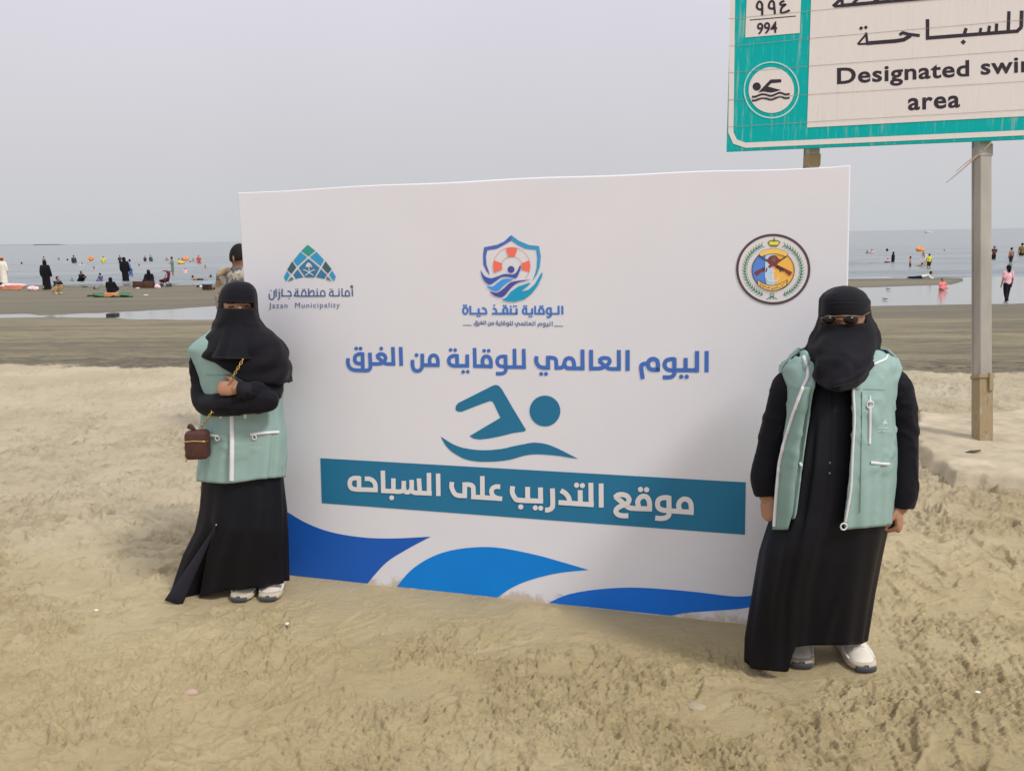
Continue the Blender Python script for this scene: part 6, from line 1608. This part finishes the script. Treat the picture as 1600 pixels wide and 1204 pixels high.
    p = shore(322, 437.5); figure(p + [0, .1, .02], 1.35, 'prone', 90, 'dark haired child in dark shirt lying at the edge of the water', top=navy, bottom=navy, long_hair=True)
    bench(208, 242, 439.5, 450, 'long brown low bench with a woman in black sitting behind it')
    p = gpt(231.5, 447.5); figure(p + [0, .25, .12], 1.62, 'sit', 10, 'woman in black sitting behind the long brown bench', robe=BK, hood=BK)
    c, h, e = bench(317, 331, 443.5, 453, 'short brown low bench with a blue towel beside the camouflaged man')
    soft_box('towel', 'pale blue towel folded over the short brown bench', 'towel', c + np.array([.02, .05, h * 1.06]), (7 * c[1] / FPX, .16, .06), None, ltblue, .03)
    bundle('white_bag', 'white and pink bag on the sand at the right end of the long bench', 'bag', 245.5, 450.5, 8, 8, [white, pink], 15)
    bundle('paper_litter', 'crumpled white paper in front of the long bench', 'litter', 215, 450.8, 6, 2.6, [white], 18)
    bundle('plastic_litter', 'scrap of white plastic on the sand below the long bench', 'litter', 227, 461.4, 5, 1.6, [white], 19)
    bundle('slippers', 'black and white slippers on the sand beside the short bench', 'slippers', 311, 448.5, 10, 4, [dark, white], 21)
    stroller()
    # crate at the edge of the pool
    cc = gpt(176.5, 495.5); k = cc[1] / FPX; r = empty('crate', cc.tolist()); tag(r, 'dark slatted plastic crate lying at the edge of the tidal pool', 'crate'); cm = MAT('crate_dark', (.06, .05, .055), .7)
    for z in (.8, 3., 5.2):
        mb = MB(); box(mb, cc + [0, 0, z * k], (7.3 * k, .17, .9 * k), bev=.008); mb.build('slat', cm, r, smooth=False)
    for x in (-6.4, 0, 6.4):
        mb = MB(); box(mb, cc + [x * k, .0, 3 * k], (.6 * k, .15, 2.9 * k)); mb.build('upright', cm, r, smooth=False)
    # right part
    wade(1355, 396, 5, .72, 'stand', 20, 'swimmer in dark top nearest to the banner on the right', sw, top=dark); wade(1362, 396.3, 7, .6, 'stand', 330, 'bather in a pale shirt close to the right edge of the banner', sw, top=pink)
    b = seapt(1386, 392.3); mb = MB(); ball(mb, b + [0, 0, 1.9 * b[1] / FPX], 1.9 * b[1] / FPX, 14, 10); limb(mb, [b + [0, 0, 3.6 * b[1] / FPX], b + [0, 0, 4.3 * b[1] / FPX]], [.04, .03], 8, 1); tag(mb.build('buoy', dark), 'round dark buoy floating right of the banner', 'buoy')
    wade(1395, 410, 16.5, .3, 'stand', 80, 'woman in dark robe standing in the sea right of the banner', sw, robe=M_('blue_black', 34, 38, 54), hood=M_('blue_black', 34, 38, 54))
    f, c = float_ring(1386.5, 411, 9, 3.4, M_('float_dark', 70, 40, 48), 'dark swim ring with a child in it', 'orange and yellow swim rings'); wade(1387, 410.2, 7.2, .62, 'stand', 350, 'child sitting in the dark swim ring', sw, top=pink)
    wade(1422, 416, 15.5, .3, 'stand', 60, 'girl in pink top and dark shorts wading towards the man in white', sw, top=M_('coral', 200, 130, 110), bottom=dark, short=True, long_hair=True)
    p = seapt(1436, 416); figure(p, 1.35, 'swim', 60, 'child floating on the water between the girl and the man in white', sw, skin=SKIN)
    wade(1446, 414, 24, .14, 'bend', 300, 'man in white bending over a floating child', sw, top=M_('off_white', 214, 200, 200), bottom=cream, sleeve='long')
    wade(1451, 418.2, 21.5, .14, 'stand', 170, 'boy in yellow shirt and dark shorts standing in the shallows', sw, top=yellow, bottom=dark, short=True)
    float_ring(1437.5, 393.3, 11, 6.5, orange, 'large orange float beyond the man in white', 'orange and yellow swim rings', R(20))
    wade(1475.5, 391.6, 1.8, .9, 'stand', 0, 'tiny dark head of a swimmer far out left of the sign post', sw, skin=SKIN_D)
    p = gpt(1440, 435.3); figure(p + [.1, 0, .0], 1.35, 'prone', 70, 'person in white shirt and dark trousers lying face down on the right sand bar', top=white, bottom=navy, sleeve='long')
    p = ground0(1471, 453.5, POOL); figure(p, 19 * p[1] / FPX / .545, 'sit', 10, 'child in pink sitting in the tidal pool on the right', top=M_('pink_red', 226, 130, 130), bottom=M_('pink_red', 226, 130, 130), wide=1.1)
    on(1571.5, 474, 58.5, 'walk', 190, 'girl in a pink shirt and black trousers walking away from the viewer', top=pink, bottom=M_('black_trousers', 30, 27, 34), shoes=white, long_hair=True, wide=.95, sleeve='half')
    wade(1552.5, 405, 20.5, .28, 'reach', 300, 'man in dark clothes beside the sign post in the sea', sw, top=M_('brown_red', 96, 64, 54), bottom=dark, skin=SKIN_D)
    wade(1579, 411.5, 24.5, .2, 'walk', 200, 'bare chested man in black trousers wading away', sw, bottom=dark, skin=MAT('skin_sun', (.33, .17, .10), .5))
    wade(1596, 399.5, 19.5, .38, 'stand', 190, 'man in olive shirt at the right edge of the picture', sw, top=olive, bottom=dark, wide=1.15)
    bundle('debris', 'dark scrap lying in the right tidal pool near the sand bar', 'debris', 1388, 451.2, 3.4, 1.2, [dark], 31); bundle('debris', 'dark scrap lying at the near edge of the right tidal pool', 'debris', 1383, 467, 4.5, 1.3, [dark], 32)
    boat()
    # litter on the near sand
    shell = MAT('shell_white', (.72, .70, .64), .5, .4, .1); stone = MAT('pink_stone', (.46, .33, .25), .8, .2, .15, 30)
    pebble('shell', 'small broken white shell on the sand at the lower left', 'shell', 150.5, 955, .013, shell, .5, 2)
    pebble('stone', 'flat pinkish stone half buried in the foreground sand', 'stone', 298, 1083, .032, stone, .35, 3)
    pebble('stone', 'smooth pale lump of clay in the foreground right of centre', 'stone', 1088, 1106, .04, MAT('clay', (.40, .34, .235), .9, bump=.4, bscale=120), .35, 5)
    pebble('paper_scrap', 'small white scrap of paper on the sand at the lower right', 'litter', 1527, 1083, .012, shell, .3, 7)
    pebble('shell', 'tiny white shell on the sand below the left banner corner', 'shell', 449, 976, .012, shell, .6, 8)
    # upright wedge of clay pushed up in the sand
    c = ground0(690, 1045); mb = MB(); V = [c + np.array(q) for q in ((-.03, -.03, -.02), (.012, -.05, -.02), (.045, .05, -.02), (.0, .06, -.02), (-.005, -.02, .045), (.022, .04, .05), (.03, .05, .04))]
    mb.add(V, [(0, 1, 4), (1, 2, 5, 4), (2, 6, 5), (2, 3, 6), (3, 0, 4, 5, 6)]); tag(mb.build('clay_clod', MAT('clay_yellow', (.40, .31, .17), .9), sub=2), 'yellowish clod of clay standing up in the sand below the banner', 'clod')

# ------------------------------------------------------------------ build
def _flat():
    for (x, y, dx, dy, r) in ((373.5, 941.5, 0, .1, .17), (419, 940.5, 0, .1, .17), (1353, 1051, -.04, .11, .19), (1253, 1045, 0, .1, .19)):
        t = ground0(x, y); FLAT.append((t[0] + dx, t[1] + dy, r, 0.))
    FLAT.append((at(300, 930, 3.97)[0], 3.85, .18, -.004)); FLAT.append((at(1210, 1040, 3.16)[0], 3.0, .16, -.004))
_flat()
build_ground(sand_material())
build_water()
build_sign()
build_banner()
left_woman()
right_woman()
camo_man()
crowd()
bpy.context.view_layer.update()
